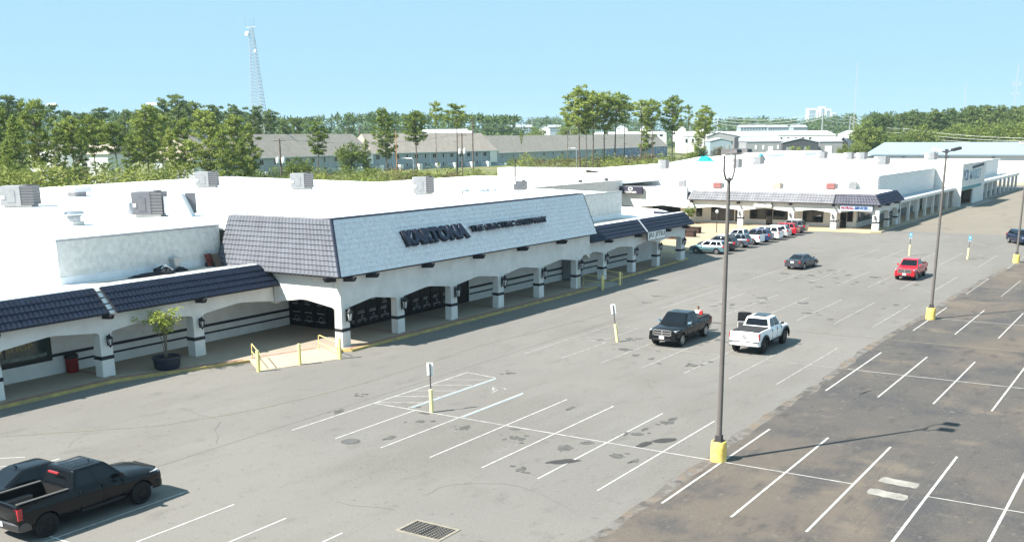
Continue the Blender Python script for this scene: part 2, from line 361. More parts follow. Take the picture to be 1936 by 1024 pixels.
p=atz(1065,872); blob(sp,(p.x,p.y),.3,.75,.0094,R(-40),seed=3,rag=.3); p=atz(1300,800)
sp.build('tar_patches',m_seal,kind='structure')
cp=MB()
for (cx,cy) in ((26.1,7.85),(26.05,6.2)):
    ps_=[(-.72,-.3)]+[(-.72+.12*q,-.36) for q in range(1,12)]+[(.72,-.3),(.75,0),(.72,.3)]+[(.72-.12*q,.36) for q in range(1,12)]+[(-.72,.3),(-.75,0)]
    cp.face([(cx+x+.07*noise.noise(Vector((x*6,y*6,cx*3+cy))),cy+y+.09*noise.noise(Vector((x*5,y*9,cy*2)))-.09*x,.0095) for x,y in ps_])
cp.build('concrete_patches',m_cp,kind='structure')
# old scrape lines and tyre marks in the dark lot
sc=MB()
for x in (25.2,26.0,26.85): strip(sc,(x,2.2),(x+.05,11.5),.05,.009)
sc.build('scrape_lines',mat('pale_scrape',(.12,.11,.10),.9,col2=(.08,.075,.07),noise_scale=4,detail=8),kind='structure')
tm=MB()
for (cx,cy,r,a0,a1) in ((24,20,3.2,0,200),(24.4,20.4,3.5,10,170),(23,31.5,2.2,60,290),(26.5,30.5,3,90,280),(27,22,2,180,360)):
    ps=[(cx+r*math.cos(R(a)),cy+r*1.6*math.sin(R(a))) for a in range(a0,a1+1,8)]
    for a,b in zip(ps,ps[1:]): strip(tm,a,b,.12,.0088)
tm.build('tyre_marks',mat('tyre_scrub_mark',(.098,.088,.08),.9,col2=(.075,.068,.063),noise_scale=2,detail=8),kind='structure')

# seams and hairline cracks in the pale lot
sm=MB(); rc=random.Random(77)
def crack(p,ang,L,w):
    q=Vector((p[0],p[1],0)); 
    for k in range(int(L/.5)):
        ang+=rc.gauss(0,.22); n=q+Vector((math.cos(ang),math.sin(ang),0))*.5
        if n.x>18: break
        strip(sm,(q.x,q.y),(n.x,n.y),w,.0086); q=n
for k in range(16): crack((rc.uniform(-9,17),rc.uniform(-10,70)),rc.choice([0,PI/2,1.3,2.6])+rc.gauss(0,.2),rc.uniform(2,9),rc.uniform(.015,.028))
strip(sm,(-.9,-14),(-.6,75),.03,.0087)
sm.build('asphalt_cracks',mat('crack_filler',(.112,.105,.095),.9,col2=(.158,.149,.136),noise_scale=.8,detail=8),kind='structure')
# ---- storm drain and manhole
m_iron=mat('cast_iron',(.035,.033,.032),.55,metal=.3)
t=thing('storm_drain','square iron storm drain grate with concrete rim in the near asphalt','drain',(13.35,-5.98,.0))
mb=MB(); 
for a,b,c,d in ((-.98,.98,.52,.62),(-.98,.98,-.62,-.52),(-.98,-.86,-.52,.52),(.86,.98,-.52,.52)): mb.box(a,b,c,d,-.05,.022)
mb.build('rim',mat('drain_rim_concrete',(.29,.26,.21),.9,noise_amt=.35,noise_scale=4),t)
mb=MB(); mb.box(-.86,.86,-.52,.52,-.3,-.045); mb.build('pit',mat('drain_pit',(.012,.012,.012),.9),t)
mb=MB()
for k in range(9): y=-.48+k*.12; mb.box(-.85,.85,y-.018,y+.018,-.04,.016)
for k in range(11): x=-.8+k*.16; mb.box(x-.014,x+.014,-.51,.51,-.038,.012)
mb.box(-.05,.05,-.51,.51,-.036,.018)
mb.build('grate',m_iron,t)
t=thing('manhole_cover','round worn manhole cover in pale asphalt of the lot','manhole',(3.65,.84,0))
MB().lathe([(.36,0.0),(.36,.012),(.3,.014),(0.01,.014)],n=28).build('cover',mat('manhole_iron',(.13,.125,.118),.6,noise_amt=.4,noise_scale=12),t)
MB().lathe([(.44,0.0),(.44,.007),(.37,.007),(.37,0)],n=28).build('ring',m_oil,t)
# ================================================================ PLAZA BUILDINGS
m_stucco=mat('white_stucco',(.74,.735,.71),.85,col2=(.61,.605,.58),noise_scale=.9,bump=.25,bump_scale=9,detail=9)
m_stuccost=mat('stained_white_stucco',(.71,.71,.69),.85,col2=(.52,.525,.515),noise_scale=2.6,bump=.2,bump_scale=9,detail=10)
m_roof=mat('white_roof_membrane',(.84,.845,.84),.8,col2=(.77,.775,.77),noise_scale=.25,detail=7)
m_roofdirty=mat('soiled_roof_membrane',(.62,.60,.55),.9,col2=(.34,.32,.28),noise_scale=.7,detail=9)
m_trim=mat('black_trim_paint',(.022,.023,.030),.6,noise_amt=.3,noise_scale=5)
m_navy=mat('navy_roof_tile',(.021,.030,.056),.7,col2=(.014,.019,.036),noise_scale=1.6,detail=7,spec=.25)
m_paleblue=mat('whitewashed_roof_tile',(.86,.84,.85),.7,col2=(.63,.615,.62),noise_scale=4.,detail=9)
m_greytile=mat('light_grey_roof_tile',(.235,.235,.25),.6,col2=(.14,.14,.155),noise_scale=.8,detail=8)  # lighter grey tile, mottled toward a darker grey
m_slate=mat('slate_grey_roof_tile',(.105,.115,.14),.6,col2=(.07,.078,.095),noise_scale=.9,detail=8)
m_greytile2=mat('dark_grey_roof_tile',(.10,.10,.125),.6,col2=(.06,.06,.08),noise_scale=1,detail=8)
m_glass=mat('dark_window_glass',(.012,.015,.017),.06,spec=.6)
m_glassblk=mat('black_window_film',(.007,.007,.008),.3,spec=.3)
m_frame=mat('dark_bronze_frame',(.03,.026,.024),.5,metal=.2)
m_lampblk=mat('black_lantern_metal',(.02,.022,.025),.45,metal=.4)
m_lampglass=mat('frosted_lantern_glass',(.55,.58,.58),.3,spec=.5)
m_metalcap=mat('grey_flashing',(.48,.5,.52),.45,metal=.5,noise_amt=.2,noise_scale=2)
m_blackpaint=mat('black_sign_face',(.016,.017,.024),.45)
m_signwhite=mat('white_sign_face',(.82,.82,.80),.5)

def tiles(mb, A, B, A2, B2, rows, pitch=.30, amp=None, lift=.034, sub=4):
    """pantile courses: real corrugated sheets laid from the eave line A-B up to A2-B2"""
    A,B,A2,B2=map(Vector,(A,B,A2,B2)); n=(B-A).cross(A2-A).normalized()
    lift=.06 if pitch>.31 else lift
    amp=amp or pitch*(.17 if pitch>.31 else .10)
    L=(B-A).length; k=max(2,int(L/pitch)*sub)
    prof=[math.sin(PI*(i%sub)/sub)**1.0 for i in range(k+1)]
    for r in range(rows):
        t0=r/rows; t1=(r+1)/rows; lo=[]; hi=[]; lip=[]
        for i in range(k+1):
            u=i/k; p0=(A.lerp(B,u)).lerp(A2.lerp(B2,u),t0); p1=(A.lerp(B,u)).lerp(A2.lerp(B2,u),t1)
            h=amp*prof[i]
            lip.append(p0+n*(h*.4-.03)); lo.append(p0+n*(h+lift)); hi.append(p1+n*(h+.002))
        b=len(mb.v); vs=lip+lo+hi; m=k+1
        fs=[]
        for i in range(k):
            fs.append((i,i+1,m+i+1,m+i)); fs.append((m+i,m+i+1,2*m+i+1,2*m+i))
        mb.add(vs,fs)
def mansard(name, parent, A,B,A2,B2, inward, rows, m, pitch=.30, edge=True, hipL=False, hipR=False):
    A,B,A2,B2=map(Vector,(A,B,A2,B2)); iv=Vector(inward)
    mb=MB(); tiles(mb,A,B,A2,B2,rows,pitch)
    n=(B-A).cross(A2-A).normalized()*.05
    a,b,a2,b2=A-n,B-n,A2-n,B2-n
    iA2=a2+iv*.3; iB2=b2+iv*.3; iA=Vector((iA2.x,iA2.y,a.z)); iB=Vector((iB2.x,iB2.y,b.z))
    mb.hexa([a,b,iB,iA],[a2,b2,iB2,iA2])
    o=mb.build(name,m,parent,smooth=50)
    if edge:
        e=MB(); e.tube([A+Vector((0,0,-.03)),B+Vector((0,0,-.03))],.055,6); 
        e.tube([A,A2],.06,6); e.tube([B,B2],.06,6); e.build('eave_trim',m_trim,o)
    return o
def arcade(parent, O, s, inn, cols, cw, cdep, zs=2.6, za=2.98, zt=4.0, z0=.15, beam_to=None, bandz=(1.15,1.36), lamp=True, lampscale=1., m=None, colstart=True, beam_end=None, band=True, gable=True):
    """columns and one arched beam along direction s; O = origin on the face line, inn = inward unit vector"""
    m=m or m_stucco; O=Vector(O); s=Vector(s); inn=Vector(inn)
    def P(a,z,d=0): v=O+s*a+inn*d; return Vector((v.x,v.y,z))
    for c in cols:
        mb=MB(); mb.hexa([P(c-.02,z0,-.015),P(c+cw+.02,z0,-.015),P(c+cw+.02,z0,cdep),P(c-.02,z0,cdep)],[P(c,zs),P(c+cw,zs),P(c+cw,zs,cdep-.02),P(c,zs,cdep-.02)])
        if inn.cross(s).z>0: mb.f=[f[::-1] for f in mb.f]
        co=mb.build('column',m,parent)
        if band:
            b=MB(); q=.035; b.hexa([P(c-q,bandz[0],-q),P(c+cw+q,bandz[0],-q),P(c+cw+q,bandz[0],cdep+q),P(c-q,bandz[0],cdep+q)],[P(c-q,bandz[1],-q),P(c+cw+q,bandz[1],-q),P(c+cw+q,bandz[1],cdep+q),P(c-q,bandz[1],cdep+q)]); b.build('band',m_trim,co)
        if lamp: lantern(parent,P(c+cw*.62,zs-.42,0),-inn,lampscale)
    a0=cols[0] if beam_to is None else beam_to[0]; a1=cols[-1]+cw if beam_to is None else beam_to[1]
    poly=[(a0,zt),(a1,zt)]
    segs=[]; edges=[a0]+[e for c in cols for e in (c,c+cw)]+[a1]
    bot=[]
    def arch(l,r):
        if r-l<.3: return [(l,zs),(r,zs)]
        return [(l,zs),(l+.06,zs+.10),(l+.2,zs+.16),((l+r)/2-.25,za),((l+r)/2+.25,za),(r-.2,zs+.16),(r-.06,zs+.10),(r,zs)]
    prev=a0; pts=[]
    for c in cols:
        if c-prev>.3: pts+=arch(prev,c)
        else: pts+=[(c,zs)]
        pts+=[(c+cw,zs)]; prev=c+cw
    if a1-prev>.3: pts+=arch(prev,a1)
    pts=[p for i,p in enumerate(pts) if i==0 or p!=pts[i-1]]
    ring=[P(a,z) for a,z in pts]+[P(a1,zt),P(a0,zt)]
    cl=[ring[0]]
    for p in ring[1:]:
        if (p-cl[-1]).length>1e-4: cl.append(p)
    mb=MB(); mb.prism(cl,inn*(cdep-.02)); me_o=mb.build('arched_beam',m,parent)
    bm=bmesh.new(); bm.from_mesh(me_o.data); bmesh.ops.recalc_face_normals(bm,faces=bm.faces); bm.to_mesh(me_o.data); bm.free()
def lantern(parent, p, out, k=1.):
    p=Vector(p); out=Vector(out); c=p+out*.24*k
    mb=MB(); mb.tube([p+Vector((0,0,-.25*k)),p+Vector((0,0,.35*k))],.06*k,6); mb.tube([p+Vector((0,0,.3*k)),c+Vector((0,0,.42*k))],.025*k,5)
    mb.lathe([(.02*k,.5*k),(.035*k,.42*k),(.08*k,.34*k),(.19*k,.22*k),(.19*k,.19*k),(.17*k,.18*k)],c,8)
    for i in range(6):
        t=2*PI*i/6; a=Vector((math.cos(t),math.sin(t),0)); mb.tube([c+a*.165*k+Vector((0,0,.19*k)),c+a*.09*k+Vector((0,0,-.2*k))],.018*k,4)
    mb.lathe([(.1*k,-.18*k),(.1*k,-.22*k),(.04*k,-.3*k),(.01*k,-.36*k)],c,8)
    o=mb.build('lantern',m_lampblk,parent,smooth=40)
    MB().lathe([(.075*k,-.17*k),(.14*k,.17*k)],c,8).build('glass',m_lampglass,o,smooth=40)
def beam_end(parent, p, out, side, k=1.):
    """dark timber corbel sticking out under the eave"""
    p=Vector(p); o=Vector(out); s=Vector(side)*.11*k; u=Vector((0,0,1))
    MB().hexa([p-s,p+o*.75*k-s+u*.05,p+o*.75*k+s+u*.05,p+s],[p-s+u*.30*k,p+o*.9*k-s+u*.30*k,p+o*.9*k+s+u*.30*k,p+s+u*.30*k]).build('corbel',m_trim,parent)
def slab(name,parent,pts,z0,z1,m,kind=None):
    n=len(pts); vs=[(x,y,z0) for x,y in pts]+[(x,y,z1) for x,y in pts]
    ar=sum(pts[i][0]*pts[(i+1)%n][1]-pts[(i+1)%n][0]*pts[i][1] for i in range(n))
    fs=[tuple(range(n-1,-1,-1)),tuple(range(n,2*n))]+[(i,(i+1)%n,n+(i+1)%n,n+i) for i in range(n)]
    if ar<0: fs=[f[::-1] for f in fs]
    return MB().add(vs,fs).build(name,m,parent,kind=kind)
XV,YV=Vector((1,0,0)),Vector((0,1,0))
# ---------------------------------------------------------------- walks and kerbs
m_walk=ground_mat('walk_concrete',[(.22,.4,.65,(.30,.26,.205,.8),(1,1),5),(1.1,.5,.75,(.235,.20,.16,.6),(1,1),6)],(.31,.265,.21))
kl=[(-15.85,-40),(-15.85,2.9),(-13.25,10.45)]
kr=[(-11.55,15.55),(-9.95,16.2),(-9.85,47.9),(-9.9,49.2)]
kr2=[(-10.75,53.2),(-11.0,60),(-11.7,73.6),(-13.2,75.2),(-15.5,77.0)]
walk=kl+[(-13.3,10.7),(-11.95,15.3)]+kr+[(-11.3,49.3),(-11.3,53.0)]+kr2+[(-15.4,116.5),(-20,114.6),(-10,114.3),(-2.6,114.3),(-1.2,115.3),(-1.2,171),(-9,171),(-9,122),(-48,122),(-48,74),(-22,74),(-22,-40)]
slab('sidewalk',None,kl+[(-13.3,10.7),(-11.95,15.3)]+kr+[(-11.3,49.3),(-11.3,53.0)]+kr2+[(-24,77),(-24,-40)],-.1,.15,m_walk,'structure')
slab('paved_court',None,[(-15.4,77.2),(-15.4,113.8),(-10,114.2),(-2.5,114.2),(-1.3,115.2),(-1.3,170),(-60,170),(-60,77.2)],-.1,.15,m_tan,'structure')
slab('sidewalk',None,[(-.4,171),(.6,172),(.6,196),(-1.0,197),(-1.0,250),(-9,250),(-9,170.2),(-1.3,170.2)],-.1,.15,m_conc,'structure')
def kerb(pts,w=.17,z=.156,m=None,name='kerb'):
    mb=MB(); n=len(pts)
    for (a,b) in zip(pts,pts[1:]):
        A=Vector((a[0],a[1],0)); B=Vector((b[0],b[1],0)); d=(B-A).normalized(); r=Vector((d.y,-d.x,0)); L=(B-A).length; k=max(1,int(L/3.05))
        for i in range(k):
            p=A+d*(L*i/k); q=A+d*(L*(i+1)/k-.015); o=r*.025; ii=-r*w; zz=Vector((0,0,z)); lo=Vector((0,0,-.05))
            mb.hexa([p+o+lo,q+o+lo,q+ii+lo,p+ii+lo],[p+o*.3+zz,q+o*.3+zz,q+ii+zz,p+ii+zz])
    mb.build(name,m or m_yellow,None,kind='structure')
kerb(kl); kerb(kr); kerb([(-9.9,49.25),(-11.3,49.35)]); kerb([(-11.3,53.0)]+kr2); 
kerb([(-15.4,77.2),(-15.4,113.8),(-10,114.2),(-2.5,114.2),(-1.3,115.2)],m=mat('ochre_kerb_paint',(.66,.50,.22),.75,col2=(.5,.40,.22),noise_scale=1,detail=7)); kerb([(-1.3,115.2),(-1.3,170),(-.4,171),(.6,172),(.6,196),(-1,197),(-1,250)],m=m_conc)
def bandstrip(pts,w,z,m,name):
    mb=MB()
    for (a,b) in zip(pts,pts[1:]):
        A=Vector((*a,z));B=Vector((*b,z)); d=(B-A).normalized(); r=Vector((-d.y,d.x,0))*w
        mb.face([A,B,B+r,A+r])
    mb.build(name,m,None,kind='structure')
bandstrip([(-16.04,-40),(-16.04,2.9),(-13.5,10.3)],.42,.1545,m_brick,'brick_edging')
bandstrip([(-13.4,10.9),(-12.2,15.3)],.3,.1545,m_brick,'brick_edging'); bandstrip([(-10.15,16.3),(-10.05,47.5)],.45,.1545,m_brick,'brick_edging')
bandstrip([(-11.2,53.2),(-11.9,73)],.4,.1545,m_brick,'brick_edging')
for y in (22.3,28.6,34.9,41.0,47.3): bandstrip([(-15.0,y+.1),(-10.55,y+.1)],.3,.1548,m_brick,'brick_edging')
bandstrip([(-20,3.0),(-16.6,3.0)],.3,.1548,m_brick,'brick_edging')
# kerb ramps
MB().add([(-13.45,10.6,.157),(-10.95,9.0,.012),(-9.2,14.05,.012),(-10.6,15.9,.157),(-12.1,15.4,.157),(-13.3,10.6,-.05),(-10.95,9.0,-.05),(-9.2,14.05,-.05),(-10.6,15.9,-.05)],[(0,1,2,3,4),(5,6,1,0),(2,7,8,3)]).build('kerb_ramp',m_ramp,kind='structure')
MB().add([(-11.4,49.4,.157),(-9.1,49.4,.012),(-9.1,52.8,.012),(-11.4,52.9,.157)],[(0,1,2,3)]).build('kerb_ramp',m_conc,kind='structure')

# ---------------------------------------------------------------- LEFT SHOP WING
lw=thing('shop_wing','low white arcade wing with navy tile eave and a shop window at its left end','building',(-18,0,0))
def W(o): return o
mb=MB(); mb.box(-20.5,-20.2,-40,21.1,.15,4.9); mb.build('back_wall',m_stucco,lw)
for k in lw.children if False else []: pass
# children were built in world coordinates: neutralise the empty's own offset afterwards
def world_parts(root):
    bpy.context.view_layer.update()
    inv=root.matrix_world.inverted()
    for c in kids(root): c.matrix_parent_inverse=inv
mb=MB(); mb.box(-20.19,-20.165,-.4,21.0,1.18,1.36); mb.box(-20.19,-20.165,3.2,21.0,.70,.82); mb.build('wall_stripe',m_trim,lw)
wi=MB().box(-20.19,-20.15,-3.9,1.75,1.02,2.52).build('shop_window',m_frame,lw)
MB().box(-20.15,-20.135,-3.8,-1.2,1.28,2.45).box(-20.15,-20.135,-1.1,1.6,1.28,2.45).build('pane',mat('green_tinted_glass',(.05,.085,.07),.12,spec=.6,col2=(.02,.03,.035),noise_scale=1.2),wi)
place_text(text_mesh('AYI SHOP',.5,.006),mat('gold_window_lettering',(.42,.33,.12),.6),'window_lettering',wi,(-20.125,-2.3,1.9),YV,(0,0,1),(2.9,.34))
MB().box(-20.13,-20.12,-3.6,1.4,1.36,1.55).build('display',mat('shop_display',(.30,.32,.28),.8,col2=(.06,.07,.06),noise_scale=3),wi)
MB().box(-20.2,-17.3,-40,16.4,3.12,3.2).build('soffit',m_stucco,lw)
arcade(lw,(-17.0,0,0),YV,-XV,[-17.9,-11.0,-4.0,2.8,9.5],.78,.66,zs=2.6,za=3.03,zt=3.86,beam_to=(-17.9,16.4))
for yy_ in (-4.0+.39,2.8+.39,9.5+.39): beam_end(lw,(-17.0,yy_,3.52),XV,YV)
mansard('tile_eave',lw,(-16.4,-22,3.9),(-16.4,3.15,3.9),(-17.45,-22,5.25),(-17.45,3.0,5.25),(-1.2,0,0),4,m_navy)
mansard('tile_eave',lw,(-16.4,3.7,3.9),(-16.4,16.6,3.9),(-17.45,3.45,5.25),(-17.45,15.6,5.25),(-1.2,0,0),4,m_navy)
mb=MB(); mb.hexa([(-16.55,3.1,3.85),(-16.5,3.7,3.85),(-17.2,3.7,3.85),(-17.2,3.1,3.85)],[(-17.55,3.0,5.22),(-17.5,3.5,5.22),(-17.9,3.5,5.22),(-17.9,3.0,5.22)]); mb.build('flashing',m_roof,lw)
mb=MB()
for k in range(4): 
    t=.12+k*.24; mb.box(-16.53-.99*t,-16.50-.99*t,3.18,3.62,3.85+1.37*t,3.91+1.37*t)
mb.build('batten',m_trim,lw)
slab('roof',lw,[(-17.5,-40),(-17.5,16.2),(-22.3,16.2),(-22.3,4.1),(-92,4.1),(-92,-40)],4.75,4.95,m_roof)
mb=MB(); mb.box(-17.95,-17.46,-40,3.0,4.95,5.31); mb.box(-17.95,-17.46,3.5,15.6,4.95,5.30); mb.build('roof_curb',m_roof,lw)
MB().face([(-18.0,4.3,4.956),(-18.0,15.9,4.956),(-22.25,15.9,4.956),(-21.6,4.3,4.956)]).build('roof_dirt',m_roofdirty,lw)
world_parts(lw)
# things lying on that roof
m_junk=mat('dark_cloth',(.03,.032,.04),.9,noise_amt=.5,noise_scale=5)
def heap(name,label,cat,c,sx,sy,sz,m,seed,group=None):
    mb=MB(); n=16; mmm=7; vs=[]
    for j in range(mmm):
        r=1-j/(mmm-1); 
        for i in range(n):
            t=2*PI*i/n; q=1+.5*noise.noise(Vector((math.cos(t)*2+seed,math.sin(t)*2,j*.5)))
            vs.append((sx*r**.6*q*math.cos(t),sy*r**.6*q*math.sin(t),sz*(1-r)**.7*(1+.5*noise.noise(Vector((i*.9,j*.7,seed))))))
    fs=[(j*n+i,j*n+(i+1)%n,(j+1)*n+(i+1)%n,(j+1)*n+i) for j in range(mmm-1) for i in range(n)]
    o=mb.add(vs,fs).build(name,m); o.location=c; return tag(o,label,cat,group)
p=atz(280,521,4.96); heap('tarp','flat dark crumpled tarp on the low roof below the stained parapet','tarp',p,.5,1.5,.16,m_junk,1)
p=atz(308,517,4.96); t=heap('roof_debris','heap of black plastic with white strips on the low roof','debris',p,.7,.8,.5,m_junk,3)
b=MB(); 
for k in range(3): b.tube([(-.45+.25*k,-.5,.15),(-.25+.25*k,.1,.55),(-.1+.25*k,.5,.2)],.05,5)
b.build('white_strip',m_signwhite,t)
p=atz(342,512,4.96); heap('tarp','small dark rag heap beside the upright vent on the low roof','tarp',p,.35,.6,.25,m_junk,5)
p=atz(333,511,4.96); t=thing('vent_box','small grey upright vent box against the stained parapet','vent',p); MB().box(-.18,.18,-.22,.22,0,.75).build('duct',m_metalcap,t); MB().box(-.24,.24,-.28,.28,.75,.85).build('cap',m_metalcap,t)
for (x,y,col,lab) in ((395,503,(.19,.05,.04),'rust red panel leaning on the parapet beside the grey tiled slope'),(409,503,(.10,.08,.065),'brown panel leaning on the parapet, right of the rust red one')):
    p=atz(x,y,4.96); t=thing('leaning_panel',lab,'panel',p)
    MB().hexa([(.25,-.3,0),(.31,-.3,0),(.31,.3,0),(.25,.3,0)],[(-.1,-.3,.85),(-.04,-.3,.85),(-.04,.3,.85),(-.1,.3,.85)]).build('board',mat('panel_'+str(x),col,.8,noise_amt=.4,noise_scale=4),t)
    MB().box(.0,.25,-.32,-.29,0,.3).box(.0,.25,.29,.32,0,.3).build('brace',m_frame,t)

# ---------------------------------------------------------------- ANCHOR STORE
st=thing('store_building','large white flat roofed store with a tall whitewashed tile front over its arcade','building',(-14,30,0))
slab('roof',st,[(-22.35,4.2),(-12.9,17.2),(-12.9,50.3),(-16.55,50.3),(-16.55,66.4),(-18.3,67.6),(-35.8,73.6),(-100.5,87.6),(-85,4.2)] if False else [(-22.5,4.35),(-22.5,16.9),(-12.7,16.9),(-12.7,50.2),(-16.7,50.2),(-16.7,66.4),(-18.3,67.6),(-35.8,73.6),(-100.5,87.0),(-85,4.35)],7.3,7.5,m_roof)
for q in ((-22.5,-22.25,4.15,16.7,4.96,7.56),(-85,-22.5,4.15,4.35,4.96,7.56),(-16.7,-16.45,50.2,66.5,4.96,7.6),(-36,-16.7,66.42,66.6,.1,7.45)): MB().box(*q).build('parapet',m_stuccost,st)
for q in ((-22.6,-22.2,4.1,16.7,7.56,7.68),(-85,-22.6,4.1,4.4,7.56,7.68),(-16.8,-16.4,50.2,66.55,7.6,7.72)): MB().box(*q).build('coping',m_metalcap,st)
for q in ((-22.25,-22.22,4.15,16.7,4.97,5.42),(-16.45,-16.42,50.4,66.5,4.97,5.4)): MB().box(*q).build('base_flashing',mat('pale_flashing',(.70,.74,.77),.6,noise_amt=.12,noise_scale=2),st)
# back and side walls below
mb=MB(); mb.box(-15.3,-15.0,36.3,66.4,.15,4.9); mb.box(-20.2,-16.0,21.0,21.06,2.9,4.9); mb.box(-15.3,-15.0,20.9,36.3,2.95,4.9); mb.build('back_wall',m_stucco,st)
mb=MB(); mb.box(-15.0,-14.97,36.4,66.3,1.18,1.36); mb.box(-15.0,-14.97,36.4,66.3,.70,.82); mb.build('wall_stripe',m_trim,st)
MB().box(-20.2,-11.2,16.6,49.8,3.16,3.22).build('soffit',m_stucco,st)
# black filmed storefront with white graphics
sf=MB().box(-15.25,-15.05,21.0,36.3,.15,2.95).box(-20.2,-15.25,20.9,21.0,.15,2.95).build('storefront',m_glassblk,st)
fr=MB()
for k in range(13): y=21.0+k*1.275; fr.box(-15.05,-15.0,y-.035,y+.035,.15,2.95)
for k in range(5): x=-20.1+k*1.2; fr.box(x-.035,x+.035,20.84,20.9,.15,2.95)
fr.build('mullion',m_frame,sf)
m_graph=mat('white_window_graphic',(.42,.42,.42),.6,col2=(.22,.22,.22),noise_scale=6)
g=MB(); rnd=random.Random(5)
def kart(y,z,w):      # low racing kart outline
    P=lambda a,b:(-15.036,y+a*w,z+b*w)
    for c in (-.34,.36):
        pts=[(-15.036,y+(c+.13*math.cos(2*PI*k/10))*w,z+.13*w+.13*w*math.sin(2*PI*k/10)) for k in range(10)]; g.tube(pts+[pts[0]],.022,4,False)
    g.tube([P(-.5,.12),P(-.3,.2),P(0,.17),P(.2,.26),P(.5,.16)],.03,4); g.tube([P(-.1,.18),P(-.05,.42),P(.1,.45),P(.14,.22)],.03,4); g.tube([P(.0,.48),P(.05,.6),P(.13,.52),P(.0,.48)],.03,4)
for k in range(10):
    y0=21.15+k*1.275
    if k in (5,): continue
    g=MB()
    kart(y0+.6,.45,.95)
    g.box(-15.04,-15.03,y0+.15,y0+.15+rnd.uniform(.45,.8),1.12,1.2); g.box(-15.04,-15.03,y0+.2,y0+.85,1.26,1.31)
    if k<4:
        for q in range(4 if k!=3 else 7):
            wq=rnd.uniform(.3,.62); yc=y0+.62; z=2.45-q*.15 if k!=2 else 2.55-q*.2
            g.box(-15.04,-15.03,yc-wq/2,yc+wq/2,z,z+.07)
    g.build('window_graphic',m_graph,sf)
for k in range(3):
    x0=-19.6+k*1.2; g=MB()
    for q in range(4): wq=rnd.uniform(.3,.6); g.box(x0+.1-wq/2,x0+.1+wq/2,20.872,20.88,2.3-q*.18,2.36-q*.18)
    pts=[(x0+.2+.22*math.cos(2*PI*i/10),20.876,.72+.22*math.sin(2*PI*i/10)) for i in range(10)]; g.tube(pts+[pts[0]],.02,4,False)
    g.box(x0-.3,x0+.6,20.872,20.88,.55,.62); g.box(x0-.2,x0+.5,20.872,20.88,1.15,1.22); g.build('window_graphic',m_graph,sf)
# arcade of the store front and its left return
arcade(st,(-10.95,0,0),YV,-XV,[16.45,22.12,28.4,34.7,40.85,47.15],.74,.56,zs=2.55,za=3.0,zt=4.78,lampscale=1.35,beam_to=(16.45,49.6))
arcade(st,(0,16.45,0),-XV,YV,[11.55],.01,.5,zs=2.55,za=3.05,zt=4.75,beam_to=(11.52,17.0),lamp=False,band=False)
for y in (19.6,25.6,31.9,38.1,44.3): beam_end(st,(-10.95,y-.5,4.42),XV,YV,1.15)
beam_end(st,(-10.95,16.9,4.42),XV,YV,1.1); beam_end(st,(-11.4,16.45,4.42),-YV,XV,1.1)
mf=mansard('tile_front',st,(-10.42,15.95,4.82),(-10.42,49.95,4.82),(-12.0,17.15,8.3),(-12.0,50.15,8.3),(-2.2,0,0),11,m_paleblue,.24)
ms=mansard('tile_side',st,(-21.9,15.85,4.82),(-10.45,15.85,4.82),(-21.5,17.05,8.28),(-12.05,17.05,8.28),(0,1.9,0),11,m_slate,.36)
e=MB(); e.tube([(-10.40,15.85,4.84),(-12.0,17.05,8.34)],.1,6); e.build('hip_trim',m_navy,st)
MB().box(-12.75,-11.95,17.1,50.2,8.3,8.36).build('coping',m_navy,st)
MB().box(-21.5,-12.0,17.0,17.6,8.29,8.35).build('coping',m_greytile,st)
world_parts(st)
# raised sign lettering on the tile front
sg=thing('store_sign','two groups of black slab letters mounted on the whitewashed tile front','sign',(-11.2,30,6.4))
up=(Vector((-12.0,0,8.3))-Vector((-10.42,0,4.82))).normalized(); nn=YV.cross(up)
def onslope(y,t,off=.2): 
    p=Vector((-10.42,y,4.82)).lerp(Vector((-12.0,y,8.3)),t); return p+nn*off
m_letter=mat('black_slab_letter',(.018,.02,.034),.5,noise_amt=.3,noise_scale=3)
m_letterface=mat('dark_letter_face',(.040,.046,.075),.5)
def ray_slope(x,y,off=.2):
    o=onslope(0,0,off); d=ray(x,y); t=(o-CX).dot(nn)/d.dot(nn); return CX+d*t
def slopetext(body,x0,y0b,x1,ytop1,name,shear,n):
    a=ray_slope(x0,y0b); b=ray_slope(x1,ytop1); wdt=b.y-a.y; tb=(b-a).dot(up)
    return a,wdt,tb
a,wd,hh=slopetext('KARTONA',770,464,877,423,'l',0,7)
place_text(text_mesh('KARTONA',1,.12,.075,-.10,space=1.02),m_letter,'letter_backing',sg,a-nn*.06-YV*.12-up*.08,YV,up,(wd+.34,hh+.16))
place_text(text_mesh('KARTONA',1,.05,.05,-.10,space=1.02),m_letterface,'lettering',sg,a+nn*.04,YV,up,(wd+.08,hh))
a2=ray_slope(891,439); b2=ray_slope(1029,409); wd2=b2.y-a2.y; hh2=(b2-a2).dot(up)
for wd_,u0,u1 in (('THE',0,.15),('ELECTRIC',.185,.555),('SPEEDWAY',.585,1)):
    ww=(wd2+.1)*(u1-u0); aa=a2+YV*(wd2+.1)*u0
    place_text(text_mesh(wd_,1,.10,.045,-.05,space=1.06),m_letter,'lettering',sg,aa+nn*.04,YV,up,(ww,hh2))
world_parts(sg)

